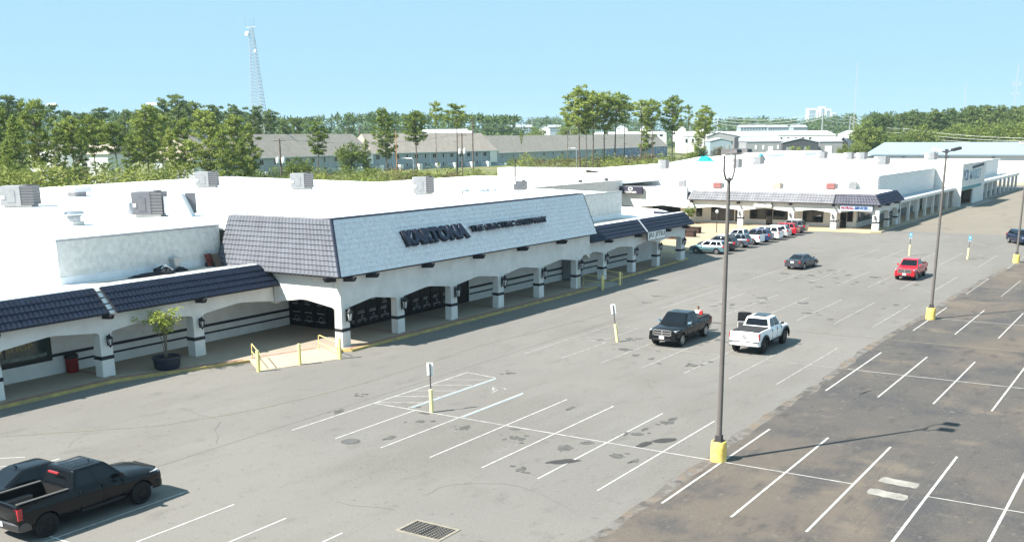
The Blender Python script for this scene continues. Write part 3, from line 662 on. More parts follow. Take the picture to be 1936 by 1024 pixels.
# ---------------------------------------------------------------- RIGHT SHOP WING
rw=thing('shop_wing','low white arcade wing with navy eave, right of the tall tiled front','building',(-13,62,0))
arcade(rw,(-11.6,0,0),YV,-XV,[53.4,59.6,65.2,71.2],.68,.6,zs=2.55,za=2.95,zt=3.98,lampscale=1.1,beam_to=(49.95,72.2))
arcade(rw,(0,72.3,0),-XV,-YV,[11.62],.6,.5,zs=2.55,za=2.95,zt=3.98,beam_to=(11.62,15.3),lamp=False)
for y in (53.6,59.8,66.6,71.3): beam_end(rw,(-11.6,y+.2,3.6),XV,YV)
MB().box(-15.0,-11.7,49.9,72.2,3.18,3.24).build('soffit',m_stucco,rw)
MB().box(-27,-15.0,66.5,72.2,.15,4.7).build('end_wall',m_stucco,rw)
mansard('tile_eave',rw,(-10.95,49.9,4.02),(-10.95,61.4,4.02),(-12.0,50.3,5.22),(-12.0,61.3,5.22),(-1.3,0,0),4,m_navy)
mansard('tile_eave',rw,(-10.95,61.5,4.02),(-10.95,73.1,4.02),(-12.0,61.4,5.22),(-12.0,72.6,5.22),(-1.3,0,0),4,m_navy)
mansard('tile_eave',rw,(-10.95,73.1,4.02),(-15.5,73.1,4.02),(-12.0,72.55,5.22),(-15.5,72.55,5.22),(0,-.5,0),4,m_navy)
slab('roof',rw,[(-12.3,50.25),(-12.3,72.5),(-12.5,74.6),(-18.6,80.2),(-27,83.2),(-30,83.2),(-30,66.62),(-16.7,66.62),(-16.7,50.25)] if False else [(-12.3,50.25),(-12.3,72.5),(-13,73.3),(-18.6,79.8),(-27,83.2),(-30,83.2),(-30,66.62),(-16.4,66.62),(-16.4,50.25)],4.75,4.95,m_roof)
MB().box(-12.45,-12.05,50.3,72.6,4.95,5.27).build('roof_curb',m_roof,rw)
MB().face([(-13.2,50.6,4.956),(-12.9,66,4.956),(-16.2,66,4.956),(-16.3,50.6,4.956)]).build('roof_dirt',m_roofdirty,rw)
MB().tube([(-10.9,61.45,4.02),(-11.98,61.35,5.28)],.09,6).build('ridge_cap',m_metalcap,rw)
world_parts(rw)
t=thing('hanging_sign','white panel with black capitals hung under the navy eave','sign',(-10.85,61.3,3.25))
MB().box(-.05,.05,0,4.15,-.05,.75).build('panel',m_signwhite,t)
b=MB(); b.box(-.06,.06,-.06,0,-.08,.78); b.box(-.06,.06,4.15,4.21,-.08,.78); b.box(-.06,.06,0,4.15,.75,.79); b.box(-.06,.06,0,4.15,-.09,-.05); b.build('frame',m_trim,t)
me=text_mesh('JIU JITSU',.8,.012,.010,space=1.12); place_text(me,m_blackpaint,'lettering',t,(.06,.2,.06),YV,(0,0,1),(3.75,.6))
MB().tube([(0,.3,.78),(0,.3,1.1)],.02,5).tube([(0,3.8,.78),(0,3.8,1.1)],.02,5).build('hanger',m_trim,t)
t=thing('ice_chest','grey metal double door cabinet standing in the shade of the arcade wall','cabinet',(-14.45,52.6,.15))
MB().box(-.45,.45,-1.1,1.1,.06,1.95).build('cabinet_body',mat('grey_cabinet_metal',(.33,.35,.37),.5,metal=.3,noise_amt=.2,noise_scale=3),t)
for y in (-1.04,.03): 
    d=MB().box(.45,.49,y,y+1.0,.12,1.85).build('door',mat('cabinet_door_metal',(.42,.45,.47),.5,metal=.3),t)
    MB().box(.49,.53,y+(.85 if y<0 else .1),y+(.9 if y<0 else .15),.8,1.25).build('handle',m_frame,d)

# ---------------------------------------------------------------- CORNER SHOPS (front arcade faces the camera)
cs=thing('corner_shops','white L shaped shop block with grey tiled eave and bronze windows facing the parked cars','building',(-16,118,0))
YF=116.4
cx=[aty(x,425,YF).x for x in (1204,1300,1398,1494,1574)]
CB=.15
def cX(x): return aty(x,425,YF).x
cols=[-c-.45 for c in cx][::-1]   # along -X direction from right to left
arcade(cs,(0,YF,0),-XV,YV,[cX(1655)*-1-.4]+cols,.78,.6,zs=2.3,za=2.78,zt=3.75,beam_to=(-cX(1655)-.4,-cX(1204)+10),lamp=True,lampscale=.9)
arcade(cs,(-2.35,0,0),YV,-XV,[YF+.02,123.0,128.1],.75,.6,zs=2.4,za=2.75,zt=3.72,beam_to=(YF+.02,128.9),lampscale=.9)
zb,zt_=3.78,5.12
mansard('tile_eave',cs,(cX(1306),YF-.55,zb+.05),(cX(1575),YF-.55,zb-.05),(cX(1306)+.1,YF+.5,zt_+.05),(cX(1575),YF+.5,zt_-.05),(0,1.3,0),4,m_greytile,.42)
mansard('tile_eave',cs,(cX(1577),YF-.55,zb-.05),(-1.75,YF-.55,zb-.1),(cX(1577),YF+.5,zt_-.05),(-2.85,YF+.5,zt_-.05),(0,1.3,0),4,m_greytile2,.42)
mansard('tile_eave',cs,(-1.75,YF-.5,zb-.1),(-1.75,129.4,zb),(-2.85,YF+.5,zt_-.05),(-2.85,129.0,zt_),(-1.3,0,0),4,m_navy,.42)
xa=cX(1306); mansard('tile_eave',cs,(xa-3.0,YF+2.6,zb+.1),(xa,YF-.55,zb+.05),(xa-2.0,YF+3.0,zt_+.05),(xa+.1,YF+.55,zt_+.05),(.9,.9,0),4,m_greytile,.42)
for x in (1308,1396,1494,1575,1662): beam_end(cs,(cX(x),YF,3.35),-YV,XV,1.05)
for y in (120.5,126): beam_end(cs,(-2.35,y,3.35),XV,YV,.9)
# back wall with windows (wall tilts with the arcade depth 3.2 m)
YW=YF+3.1
MB().box(cX(1204)-12,-6.2,YW,YW+.25,.15,4.0).build('window_wall',m_stucco,cs)
MB().box(-6.2,-5.95,YW-.0,129,.15,4.0).build('side_wall',m_stucco,cs)
MB().box(cX(1204)-12,-2.9,YF+.6,YW,3.0,3.06).build('soffit',m_stucco,cs)
MB().box(-5.95,-2.9,YW,129,3.0,3.06).build('soffit',m_stucco,cs)
def wX(x): return aty(x,420,YW).x
def window(parent,x0,x1,z0,z1,n,dx=.09,mg=None):
    f=MB().box(x0,x1,YW-.06,YW,z0,z1).build('window',m_frame,parent); g=MB(); wv=(x1-x0-dx)/n
    for k in range(n): g.box(x0+dx+k*wv,x0+(k+1)*wv,YW-.07,YW-.061,z0+dx*1.6,z1-dx)
    g.build('pane',mg or m_glass,f); return f
def door(parent,x0,x1,z1):
    d=MB().box(x0,x1,YW-.06,YW,.15,z1).build('door',m_frame,parent)
    MB().box(x0+.12,x1-.12,YW-.07,YW-.061,.4,z1-.15).build('pane',m_glass,d); MB().box(x0+.08,x0+.13,YW-.1,YW-.07,.9,1.3).build('handle',m_metalcap,d)
window(cs,wX(1316),wX(1327),1.05,2.7,1); window(cs,wX(1344),wX(1387),.55,2.75,3); window(cs,wX(1390),wX(1400),.5,2.7,1)
window(cs,wX(1417),wX(1448),.95,2.7,2); door(cs,wX(1448.5),wX(1460),2.5); window(cs,wX(1461),wX(1488),.95,2.7,3)
window(cs,wX(1517),wX(1556),.75,2.75,2); door(cs,wX(1588),wX(1600),2.3); window(cs,wX(1601),wX(1612),1.0,2.7,1)
f=MB().box(-5.95,-5.9,120.2,127,1.0,2.7).build('window',m_frame,cs); MB().box(-5.9,-5.885,120.35,123.4,1.15,2.6).box(-5.9,-5.885,123.6,126.9,1.15,2.6).build('pane',m_glass,f)
window(cs,wX(1160),wX(1200),.6,2.7,2); window(cs,wX(1233),wX(1286),.6,2.8,4)
MB().box(wX(1213),wX(1231),YW-.03,YW,.5,2.7).build('wall_panel',mat('beige_wall_panel',(.36,.32,.28),.8),cs)
mb=MB(); mb.box(cX(1575)-.2,wX(1586),YW-.03,YW,1.0,1.25); mb.box(-5.95,-5.92,YW,129,.95,1.1); mb.build('wall_stripe',m_trim,cs)
# roofs: low front strip, main flat roof, annexes further back
xl=cX(1204)-10
slab('front_roof',cs,[(-2.9,YF+.6),(-2.9,129),(-6,131),(xl,131),(xl,YF+.6)],4.85,5.05,m_roof)
MB().box(xl,cX(1300)-.3,YF+.0,YF+.6,3.75,5.6).build('front_parapet',m_stucco,cs)
slab('main_roof',cs,[(-6.1,131.1),(-6.1,246),(-47,250),(-47,316),(-90,316),(-90,258),(-84,239),(-72.5,200),(-70.5,183),(-69,153),(xl-1,131.1)],6.8,7.0,m_roof)
for q in ((-90.5,-69,153,158,1,7.05),(-69.3,-6.1,130.8,131.1,4.9,7.05),(-6.3,-6.0,131.1,170.8,.15,7.1),(-6.3,-6.0,195.2,242,.15,7.2)): MB().box(*q).build('parapet',m_stuccost,cs)
MB().box(-42.6,-42.2,82,116.8,1,6.45).build('court_wall',m_stuccost,cs); MB().box(-80,-42.6,82,131,5.9,6.3).build('wing_roof',m_roof,cs)
MB().box(-42.7,-42.1,82,117,6.45,6.55).build('coping',m_metalcap,cs)
slab('roof_block',cs,[(-84,262),(-70,262),(-70,276),(-84,276)],7,8.0,m_roof); slab('roof_block',cs,[(-78,283),(-66,283),(-66,300),(-78,300)],7,8.2,m_roof)
# colonnade along the service road
MB().box(-6.0,-2.3,129.5,171,3.32,3.42).build('canopy_roof',m_roof,cs); MB().box(-2.5,-2.2,129.3,171,3.22,3.66).build('canopy_fascia',m_stucco,cs)
MB().face([(-5.98,129.6,3.424),(-2.6,129.6,3.424),(-2.6,170.9,3.424),(-5.98,170.9,3.424)]).build('canopy_membrane',mat('grey_blue_membrane',(.40,.46,.52),.8,noise_amt=.2,noise_scale=.6),cs)
for k in range(8):
    y=129.5+k*5.85; MB().box(-2.62,-2.24,y,y+.42,.15,3.22).build('column',m_stucco,cs)
mb=MB(); mb.box(-6.0,-5.96,129.6,155,.15,1.25); mb.build('dado',mat('grey_dado_paint',(.20,.215,.225),.8,noise_amt=.2,noise_scale=1),cs)
for y in (136,143,157.5,160.5): 
    d=MB().box(-6.0,-5.93,y,y+1.5,.15,2.5).build('door',m_frame,cs); MB().box(-5.93,-5.92,y+.15,y+1.35,.35,2.35).build('pane',m_glass,d)
place_text(text_mesh('HOPE',1,.01,.0),mat('faint_grey_wall_letter',(.60,.62,.63),.8),'faint_lettering',cs,(-5.98,146.2,6.0),YV,(0,0,1),(6,.55)) if False else None
f=MB()
for (a,b_,z) in ((147,156,5.9),(147.8,155.2,5.35),(149,154.5,4.85)):
    y=a
    while y<b_: wv=random.uniform(.35,.8); f.box(-6.0,-5.985,y,y+wv,z,z+.32); y+=wv+.18
f.build('faint_sign_ghost',mat('faint_grey_wall_mark',(.66,.67,.67),.85),cs)
world_parts(cs)
# signs of the corner block
t=thing('box_sign','white lightbox with red and blue capitals under the dark grey tiled eave','sign',(cX(1588),YF-.3,2.8))
L=cX(1649)-cX(1588); MB().box(0,L,-.12,.12,0,.78).build('panel',mat('shade_toned_sign_face',(.40,.47,.57),.5),t)  # panel colour darkened to stand in for shade on the white face
b=MB(); b.box(-.07,0,-.14,.14,-.05,.83); b.box(L,L+.05,-.14,.14,-.05,.83); b.box(0,L,-.13,.13,.78,.86); b.build('frame',m_trim,t)
place_text(text_mesh('PAYROLL',.5,.012,.03),mat('red_sign_letter',(.22,.012,.03),.5),'lettering',t,(.15,-.13,.2),XV,(0,0,1),(L*.40,.4))
place_text(text_mesh('SERVICES',.5,.012,.03),mat('blue_sign_letter',(.008,.045,.17),.5),'lettering',t,(.15+L*.415,-.13,.2),XV,(0,0,1),(L*.40,.4))
place_text(text_mesh('INC',.5,.012,.006),mat('blue_sign_letter',(.008,.045,.17),.5),'lettering',t,(L*.86,-.13,.2),XV,(0,0,1),(L*.09,.16))
pa=aty(1167.5,365.5,YF-.7); pb=aty(1214,353,YF-.7)
t=thing('wall_sign','dark panel with a white ring emblem above a white word on the white parapet','sign',pa)
MB().box(0,pb.x-pa.x,0,.45,0,pb.z-pa.z).build('panel',mat('dark_plum_sign_face',(.035,.032,.055),.5),t)
place_text(text_mesh('CORNER',.3,.012,.006),m_signwhite,'lettering',t,((pb.x-pa.x)*.28,-.012,.12),XV,(0,0,1),((pb.x-pa.x)*.5,.26))
g=MB(); 
pts=[((pb.x-pa.x)*.53+.36*math.cos(2*PI*k/20),-.02,.72+.2*math.sin(2*PI*k/20)) for k in range(21)]; g.tube(pts,.075,5,False); g.build('emblem',m_signwhite,t)
# striped shop board over the second bay
t=thing('shop_board','white board sign above the second bay of the corner shops','sign',(cX(1425),YF-.2,2.95)); L=cX(1458)-cX(1425)
MB().box(0,L,-.1,.1,0,.75).build('panel',m_signwhite,t); MB().box(L,L+.06,-.12,.12,-.05,.85).box(0,L,-.11,.11,.75,.79).build('frame',m_trim,t)
me=MB(); me.tube([(.6,-.11,.55),(1.2,-.11,.62),(1.9,-.11,.5)],.05,5); me.build('emblem',mat('grey_green_ink',(.25,.33,.33),.6),t)

# ---------------------------------------------------------------- TALL SHOPFRONT + FAR COLONNADE
pc=thing('tall_shopfront','tall white square shopfront with blue lettering and a teal stripe beside the service road','building',(-4,183,0))
mb=MB(); mb.box(-6.2,-1.3,171,171.5,.15,7.6); mb.box(-6.2,-1.3,194.6,195.1,.15,7.75); mb.box(-1.6,-1.3,171.5,194.6,3.0,7.65); mb.box(-1.6,-1.3,183.2,194.6,.15,3.0); mb.box(-6.2,-1.6,171.5,194.6,7.3,7.4); mb.build('wall',m_stucco,pc)
MB().box(-1.75,-1.25,170.95,195.15,7.66,7.8).build('coping',m_stucco,pc)
MB().box(-1.3,-1.22,172,191,3.1,3.62).build('teal_stripe',mat('teal_paint',(.045,.27,.30),.6,noise_amt=.2,noise_scale=1),pc)
d=MB().box(-3.2,-3.0,171.5,183.2,.15,3.0).build('glass_front',mat('shopfront_glass',(.05,.025,.025),.1,col2=(.012,.014,.02),noise_scale=1.5,spec=.6),pc)
b=MB(); 
for k in range(9): y=171.6+k*1.44; b.box(-3.0,-2.95,y,y+.1,.15,3.0)
b.build('mullion',m_frame,d)
world_parts(pc)
t=thing('letter_sign','tall blue grey lettering and a dark line of short strokes on the tall shopfront','sign',(-1.28,183,5.5))
mbl=mat('slate_blue_letter',(.12,.22,.33),.6)
place_text(text_mesh('PCB',1,.03,.02),mbl,'lettering',t,(0,-10.4,-.8),YV,(0,0,1),(4.4,2.0)); place_text(text_mesh('MARKET',1,.03,.02),mat('pale_blue_letter',(.26,.40,.49),.6),'lettering',t,(0,-4.6,-.8),YV,(0,0,1),(11.5,1.8))
b=MB(); y=-2.5
while y<9: wv=rnd.uniform(.35,.6); b.box(0,.06,y,y+wv,1.25+.03*y,1.75+.03*y); y+=wv+.25
b.build('small_strokes',mat('dark_slate_stroke',(.05,.07,.10),.6),t)  # row of short dark strokes high on the front
fc=thing('far_colonnade','white covered walk on square posts beyond the tall shopfront','building',(-4,220,0))
MB().box(-6.0,-1.9,195.3,247,3.35,3.5).build('canopy_roof',m_stucco,fc); MB().box(-2.1,-1.8,195.3,247,3.2,3.75).build('canopy_fascia',m_stucco,fc)
for k in range(9):
    y=197+k*5.9; MB().box(-2.35,-1.9,y,y+.7,.15,3.2).build('column',m_stucco,fc)
for k in range(4):
    y=199+k*6; d=MB().box(-6.0,-5.9,y,y+2.6,.15,2.6).build('shop_window',m_frame,fc); MB().box(-5.9,-5.88,y+.15,y+2.45,.6,2.45).build('pane',m_glass,d)
world_parts(fc)
# ================================================================ VEHICLES
def paint(name,col,flake=.0,rough=.25): return mat(name,col,rough,spec=.35,coat=.35,metal=flake)
m_tyre=mat('tyre_rubber',(.015,.015,.016),.85); m_rim=mat('alloy_rim',(.42,.43,.44),.3,metal=.8); m_rimdk=mat('black_alloy_rim',(.02,.02,.022),.35,metal=.6)
m_carglass=mat('car_glass',(.006,.008,.011),.04,spec=.45); m_plast=mat('black_plastic_trim',(.018,.018,.02),.6); m_chrome=mat('chrome',(.75,.76,.78),.12,metal=1.)
m_headl=mat('headlamp_lens',(.62,.65,.68),.1,spec=.8,col2=(.30,.32,.35),noise_scale=8); m_tail=mat('red_tail_lens',(.34,.012,.018),.12,spec=.7)
m_plate=mat('licence_plate',(.75,.76,.74),.5); m_under=mat('underbody',(.008,.008,.008),.9); m_bedliner=mat('bed_liner',(.03,.03,.032),.8)
m_seat=mat('pale_seat',(.38,.36,.32),.8)
def loft(stations, inner=False):
    """stations: (x, zb, zs, hw, zt, hwt) -> closed shell; zs shoulder height, zt centre height"""
    mb=MB(); rings=[]
    for (x,zb,zs,hw,zt,hwt) in stations:
        h=zs-zb
        half=[(0,zb),(hw*.86,zb),(hw*.955,zb+.10*h),(hw*.99,zb+.34*h),(hw,zb+.62*h),(hw*.985,zb+.86*h),(hw*.95,zs),(hwt,zs+(zt-zs)*.72),(hwt*.55,zt-.004),(0,zt)]
        ring=[(x,y,z) for y,z in half]+[(x,-y,z) for y,z in half[-2:0:-1]]
        rings.append(ring)
    n=len(rings[0]); vs=[p for r in rings for p in r]; fs=[]
    for i in range(len(rings)-1):
        for k in range(n): fs.append((i*n+k,(i+1)*n+k,(i+1)*n+(k+1)%n,i*n+(k+1)%n))
    fs.append(tuple(range(n))); fs.append(tuple(range(len(rings)*n-1,(len(rings)-1)*n-1,-1)))
    mb.add(vs,fs); return mb
def boolean_cut(mb, cutters, name, mats):
    me=mb.mesh(name,mats); bm=bmesh.new(); bm.from_mesh(me); bmesh.ops.recalc_face_normals(bm,faces=bm.faces); bm.to_mesh(me); bm.free()
    o=bpy.data.objects.new('tmp',me); COL.objects.link(o); tmp=[o]
    for c in cutters:
        cm=c.mesh('cut',mats); 
        bm=bmesh.new(); bm.from_mesh(cm); bmesh.ops.recalc_face_normals(bm,faces=bm.faces); bm.to_mesh(cm); bm.free()
        cm.polygons.foreach_set('material_index',[1]*len(cm.polygons))
        co=bpy.data.objects.new('tmpc',cm); COL.objects.link(co); tmp.append(co)
        md=o.modifiers.new('b','BOOLEAN'); md.object=co; md.operation='DIFFERENCE'; md.solver='EXACT'
    dg=bpy.context.evaluated_depsgraph_get(); out=bpy.data.meshes.new_from_object(o.evaluated_get(dg))
    for t in tmp: bpy.data.objects.remove(t)
    out.polygons.foreach_set('use_smooth',[True]*len(out.polygons)); out.set_sharp_from_angle(angle=R(32))
    out.name=name; return out
def quadpt(q,u,v):   # q = bottom-left, bottom-right, top-right, top-left
    return (q[0].lerp(q[1],u)).lerp(q[3].lerp(q[2],u),v)
def panel(mb,q,u0,u1,v0,v1,off,th=.012,su=6):
    n=(q[1]-q[0]).cross(q[3]-q[0]).normalized()
    c=[quadpt(q,u0,v0),quadpt(q,u1,v0),quadpt(q,u1,v1),quadpt(q,u0,v1)]
    # rounded corners
    pts=[]
    for i in range(4):
        p,a,b=c[i],c[i-1],c[(i+1)%4]; r=.055
        d1=(a-p); d2=(b-p); r1=min(r,d1.length*.3); r2=min(r,d2.length*.3)
        pts+= [p+d1.normalized()*r1, p+(d1.normalized()*r1+d2.normalized()*r2)*.28, p+d2.normalized()*r2]
    mb.prism([p+n*(off-th) for p in pts], n*th)
def wheel(parent,x,y,r,wd,rimm,side):
    mb=MB(); T=Matrix.Translation((x,y,r))@Matrix.Rotation(-side*PI/2,4,'X')
    mb.lathe([(r*.62,-wd/2),(r*.93,-wd/2),(r,-wd/2+.03),(r,wd/2-.03),(r*.95,wd/2-.004),(r*.70,wd/2+.004),(r*.66,wd/2-.02),(.02,wd/2-.06)],n=24,T=T)
    w_=mb.build('wheel',m_tyre,parent,smooth=40)
    rm=MB(); rm.lathe([(r*.66,wd/2-.055),(r*.68,wd/2+.002),(r*.62,wd/2+.004),(r*.58,wd/2-.035)],n=24,T=T)
    for k in range(6):
        t=2*PI*k/6
        a=Matrix.Rotation(t,4,'Z'); wv=.045*r/.4
        rm.add([T@(a@Vector(v)) for v in ((.05,-wv*1.3,wd/2-.01),(r*.62,-wv,wd/2-.012),(r*.62,wv,wd/2-.012),(.05,wv*1.3,wd/2-.01),(.05,-wv*1.3,wd/2-.045),(r*.62,-wv,wd/2-.045),(r*.62,wv,wd/2-.045),(.05,wv*1.3,wd/2-.045))],[(0,1,2,3),(0,4,5,1),(2,6,7,3),(1,5,6,2)])
    rm.lathe([(.085,wd/2-.03),(.08,wd/2+.003),(.01,wd/2+.006)],n=12,T=T)
    rm.build('rim',rimm,w_,smooth=35)
def car(name,label,cat,loc,rz,kind,pm,group=None,scale=1.,**k):
    t=thing(name,label,cat,loc,rz,group); t.scale=(scale,)*3
    sp=SPECS[kind]; fx,rx,wr,tw=sp['axles']; rimm=k.get('rim',m_rim); wr=k.get('wr',wr); lift=k.get('lift',0.)
    body=loft([(x,zb+lift,zs+lift,hw,zt+lift,hwt) for (x,zb,zs,hw,zt,hwt) in sp['body']]); cut=[]
    for ax in (fx,rx):
        for s in (1,-1):
            c=MB(); T=Matrix.Translation((ax,s*(tw+.35),wr+lift*.5))@Matrix.Rotation(PI/2,4,'X'); c.lathe([(wr+.075,-.62),(wr+.075,.62)],n=28,T=T); cut.append(c)
    if 'bed' in sp and not k.get('tonneau'):
        x0,x1,hwb,z0,z1=sp['bed']; c=MB(); c.box(x0,x1,-hwb,hwb,z0+lift,z1+lift+.4); cut.append(c)
    me=boolean_cut(body,cut,'body',[pm,m_under]); obj_from(me,'body',t)
    if 'bed' in sp:
        x0,x1,hwb,z0,z1=sp['bed']
        if k.get('tonneau'): MB().box(x0-.02,x1+.02,-hwb-.03,hwb+.03,z1+lift-.06,z1+lift+.03).build('bed_cover',m_bedliner,t)
        else:
            b=MB(); b.box(x0+.005,x1-.005,-hwb+.005,hwb-.005,z0+lift+.004,z0+lift+.02)
            for s in (1,-1): b.box(x0,x1,s*hwb-.06,s*hwb+.06,z1+lift-.005,z1+lift+.035)
            for s in (1,-1): b.box(rx-.5,rx+.5,*( (hwb-.25,hwb-.006) if s>0 else (-hwb+.006,-hwb+.25)),z0+lift+.02,z0+lift+.28)
            b.build('bed_liner',k.get('linerm',m_bedliner),t)
    # cabin
    cb=sp['cab']; zb,zr=cb['zb']+lift,cb['zr']+lift; x0,x1,x2,x3=cb['x']; wb,wt=cb['wb'],cb['wt']
    b4=[Vector((x0,-wb,zb)),Vector((x3,-wb*.96,zb)),Vector((x3,wb*.96,zb)),Vector((x0,wb,zb))]
    t4=[Vector((x1,-wt,zr)),Vector((x2,-wt*.97,zr)),Vector((x2,wt*.97,zr)),Vector((x1,wt,zr))]
    mb=MB(); mb.hexa([p+(p-q)*(.15/(zr-zb)) for p,q in zip(b4,t4)],t4); m0=mb.mesh('cab',pm); bm=bmesh.new(); bm.from_mesh(m0); bmesh.ops.recalc_face_normals(bm,faces=bm.faces)
    eds=[e for e in bm.edges if max(v.co.z for v in e.verts)>zr-.01]
    bmesh.ops.bevel(bm,geom=eds,offset=.085 if kind=='pickup' else .15,segments=5,profile=.6,affect='EDGES')
    for v in bm.verts:      # roof crown
        if v.co.z>zr-.02: v.co.z+=.05*(1-(v.co.y/wt)**2)*(1-((v.co.x-(x1+x2)/2)/((x2-x1)/2+.01))**2*.6)
    bm.to_mesh(m0); bm.free(); m0.polygons.foreach_set('use_smooth',[True]*len(m0.polygons)); m0.set_sharp_from_angle(angle=R(28)); m0.materials[0]=k.get('cabm',pm); obj_from(m0,'cabin',t)
    qf=[b4[1],b4[2],t4[2],t4[1]]; qr=[b4[3],b4[0],t4[0],t4[3]]; ql=[b4[2],b4[3],t4[3],t4[2]]; qx=[b4[0],b4[1],t4[1],t4[0]]
    gl=k.get('glass',m_carglass)
    m=MB(); panel(m,qf,.045,.955,.08,.90,.006); m.build('windscreen',gl,t)
    m=MB(); panel(m,qr,.07,.93,*cb.get('rv',(.15,.86)),.006); m.build('rear_window',gl,t)
    for (u0,u1) in cb['side']:
        m=MB(); panel(m,qx,u0,u1,.14,.87,.006); m.build('side_window',gl,t)
        m=MB(); panel(m,ql,1-u1,1-u0,.14,.87,.006); m.build('side_window',gl,t)
    if k.get('sunroof'): MB().box((x1+x2)/2-.35,(x1+x2)/2+.75,-.42,.42,zr+.03,zr+.058).build('sunroof',gl,t)
    if k.get('rails'):
        for s in (1,-1): MB().tube([(x1+.12,s*(wt-.05),zr+.02),(x1+.25,s*(wt-.06),zr+.085),(x2-.25,s*(wt-.06),zr+.085),(x2-.1,s*(wt-.05),zr+.02)],.02,6).build('roof_rail',k.get('railm',m_plast),t)
    # lights, grille, bumpers (front x+, rear x-)
    xf=sp['body'][-1][0]; xr=sp['body'][0][0]; L=sp['lights']
    for s in (1,-1):
        (hx,hy0,hy1,hz0,hz1)=L['head']; m=MB(); m.hexa([(hx-.42,s*(hy1+.012),hz0+lift+.03),(hx-.02,s*hy1*.96,hz0+lift),(hx+.012,s*hy0,hz0+lift),(hx-.35,s*hy0,hz0+lift)],[(hx-.45,s*(hy1+.006),hz1+lift),(hx-.05,s*hy1*.95,hz1+lift),(hx-.012,s*hy0,hz1+lift),(hx-.35,s*hy0,hz1+lift)]); m.build('headlight',m_headl,t)
        (tx,ty0,ty1,tz0,tz1,td)=L['tail']; y0,y1=sorted((s*ty0,s*ty1)); m=MB(); m.box(tx-.012,tx+td,y0,y1,tz0+lift,tz1+lift); m.build('taillight',m_tail,t)
    (gx,gy,gz0,gz1)=L['grille']; g=MB(); g.box(gx-.1,gx+.015,-gy,gy,gz0+lift,gz1+lift); go=g.build('grille',k.get('grillem',m_plast),t)
    gg=MB(); 
    if k.get('cross'):
        for z in (gz0+.0,gz1-.05,(gz0+gz1)/2-.03): gg.box(gx+.015,gx+.05,-gy-.02,gy+.02,z+lift,z+lift+.065)
        gg.box(gx+.015,gx+.055,-.045,.045,gz0+lift,gz1+lift)
        for s in (1,-1): gg.box(gx+.015,gx+.05,s*gy-.04,s*gy+.04,gz0+lift,gz1+lift)
    else:
        for q in range(4): z=gz0+(gz1-gz0)*(q+.5)/4; gg.box(gx+.015,gx+.028,-gy*.93,gy*.93,z+lift-.014,z+lift+.014)
    gg.build('grille_bar',k.get('gbar',m_chrome),go)
    (bz0,bz1,bw)=L['bump']; bmF=k.get('bumpm',pm); bmR=k.get('bumpr',bmF)
    def bumper(nm,xx,s,mm):
        m=MB(); pts=[]; 
        prof=[(-1,-.16),(-.93,.0),(-.6,.055),(0,.075),(.6,.055),(.93,0),(1,-.16)]
        n=len(prof); vs=[]
        for (yy,dx) in prof:
            for (z,ins) in ((bz0+lift,-.05),(bz0+lift+.05,0),(bz1+lift-.04,0),(bz1+lift,-.05)): vs.append((xx+s*(dx+ins),yy*bw,z))
            for (z) in (bz1+lift,bz0+lift): vs.append((xx+s*(dx-.30),yy*bw*.97,z))
        fs=[(i*6+q,(i+1)*6+q,(i+1)*6+(q+1)%6,i*6+(q+1)%6) for i in range(n-1) for q in range(6)]+[tuple(range(6)),tuple(range((n-1)*6,n*6))]
        m.add(vs,fs); me=m.mesh(nm,mm,35); bm=bmesh.new(); bm.from_mesh(me); bmesh.ops.recalc_face_normals(bm,faces=bm.faces); bm.to_mesh(me); bm.free(); return obj_from(me,nm,t)
    fb=bumper('front_bumper',xf,1,bmF); rb=bumper('rear_bumper',xr,-1,bmR)
    m=MB(); m.box(xf+.04,xf+.082,-bw*.62,bw*.62,bz0+lift+.02,bz0+lift+.14); m.build('intake',m_plast,fb)
    if k.get('plate_f'): MB().box(xf+.078,xf+.10,-.17,.17,bz0+lift+.12,bz0+lift+.30).build('licence_plate',m_plate,t)
    pz=L.get('platez',.75)+lift; px=L.get('platex',xr-.085); MB().box(px-.012,px,-.17,.17,pz,pz+.16).build('licence_plate',m_plate,t)
    if k.get('emblem'): MB().tube([(xr-.02,.10*math.cos(a*PI/6),1.02+lift+.085*math.sin(a*PI/6)) for a in range(13)],.022,5).build('emblem',m_plast,t)
    # mirrors, handles, seams, sills
    mx=cb['mirror']
    for s in (1,-1):
        m=MB(); m.hexa([(mx-.07,s*(wb+.02),zb+.03),(mx+.06,s*(wb+.02),zb+.03),(mx+.05,s*(wb+.24),zb+.06),(mx-.07,s*(wb+.24),zb+.06)],[(mx-.07,s*(wb+.05),zb+.17),(mx+.04,s*(wb+.05),zb+.16),(mx+.02,s*(wb+.24),zb+.20),(mx-.07,s*(wb+.25),zb+.22)]); m.build('mirror',k.get('mirrorm',pm),t)
        for hx in cb['handles']: MB().box(hx-.1,hx+.1,*sorted((s*(sp['hw']*.982),s*(sp['hw']*1.012))),zb-.17,zb-.135).build('door_handle',k.get('handlem',pm),t)
        d=MB()
        for sx in cb['seams']:
            d.box(sx-.007,sx+.007,*sorted((s*sp['hw']*.955,s*(sp['hw']*1.0015))),.62+lift,zb-.05)
        d.box(cb['seams'][0],cb['seams'][-1],*sorted((s*sp['hw']*.93,s*sp['hw']*.992)),.47+lift,.56+lift); d.build('door_seam',m_plast,t)
    MB().box(rx-.2,fx+.2,-.62,.62,.28+lift*.6,.6+lift).build('underbody',m_under,t)
    for ax in (fx,rx):
        for s in (1,-1): wheel(t,ax,s*tw,wr,.28 if kind=='pickup' else .22,rimm,s)
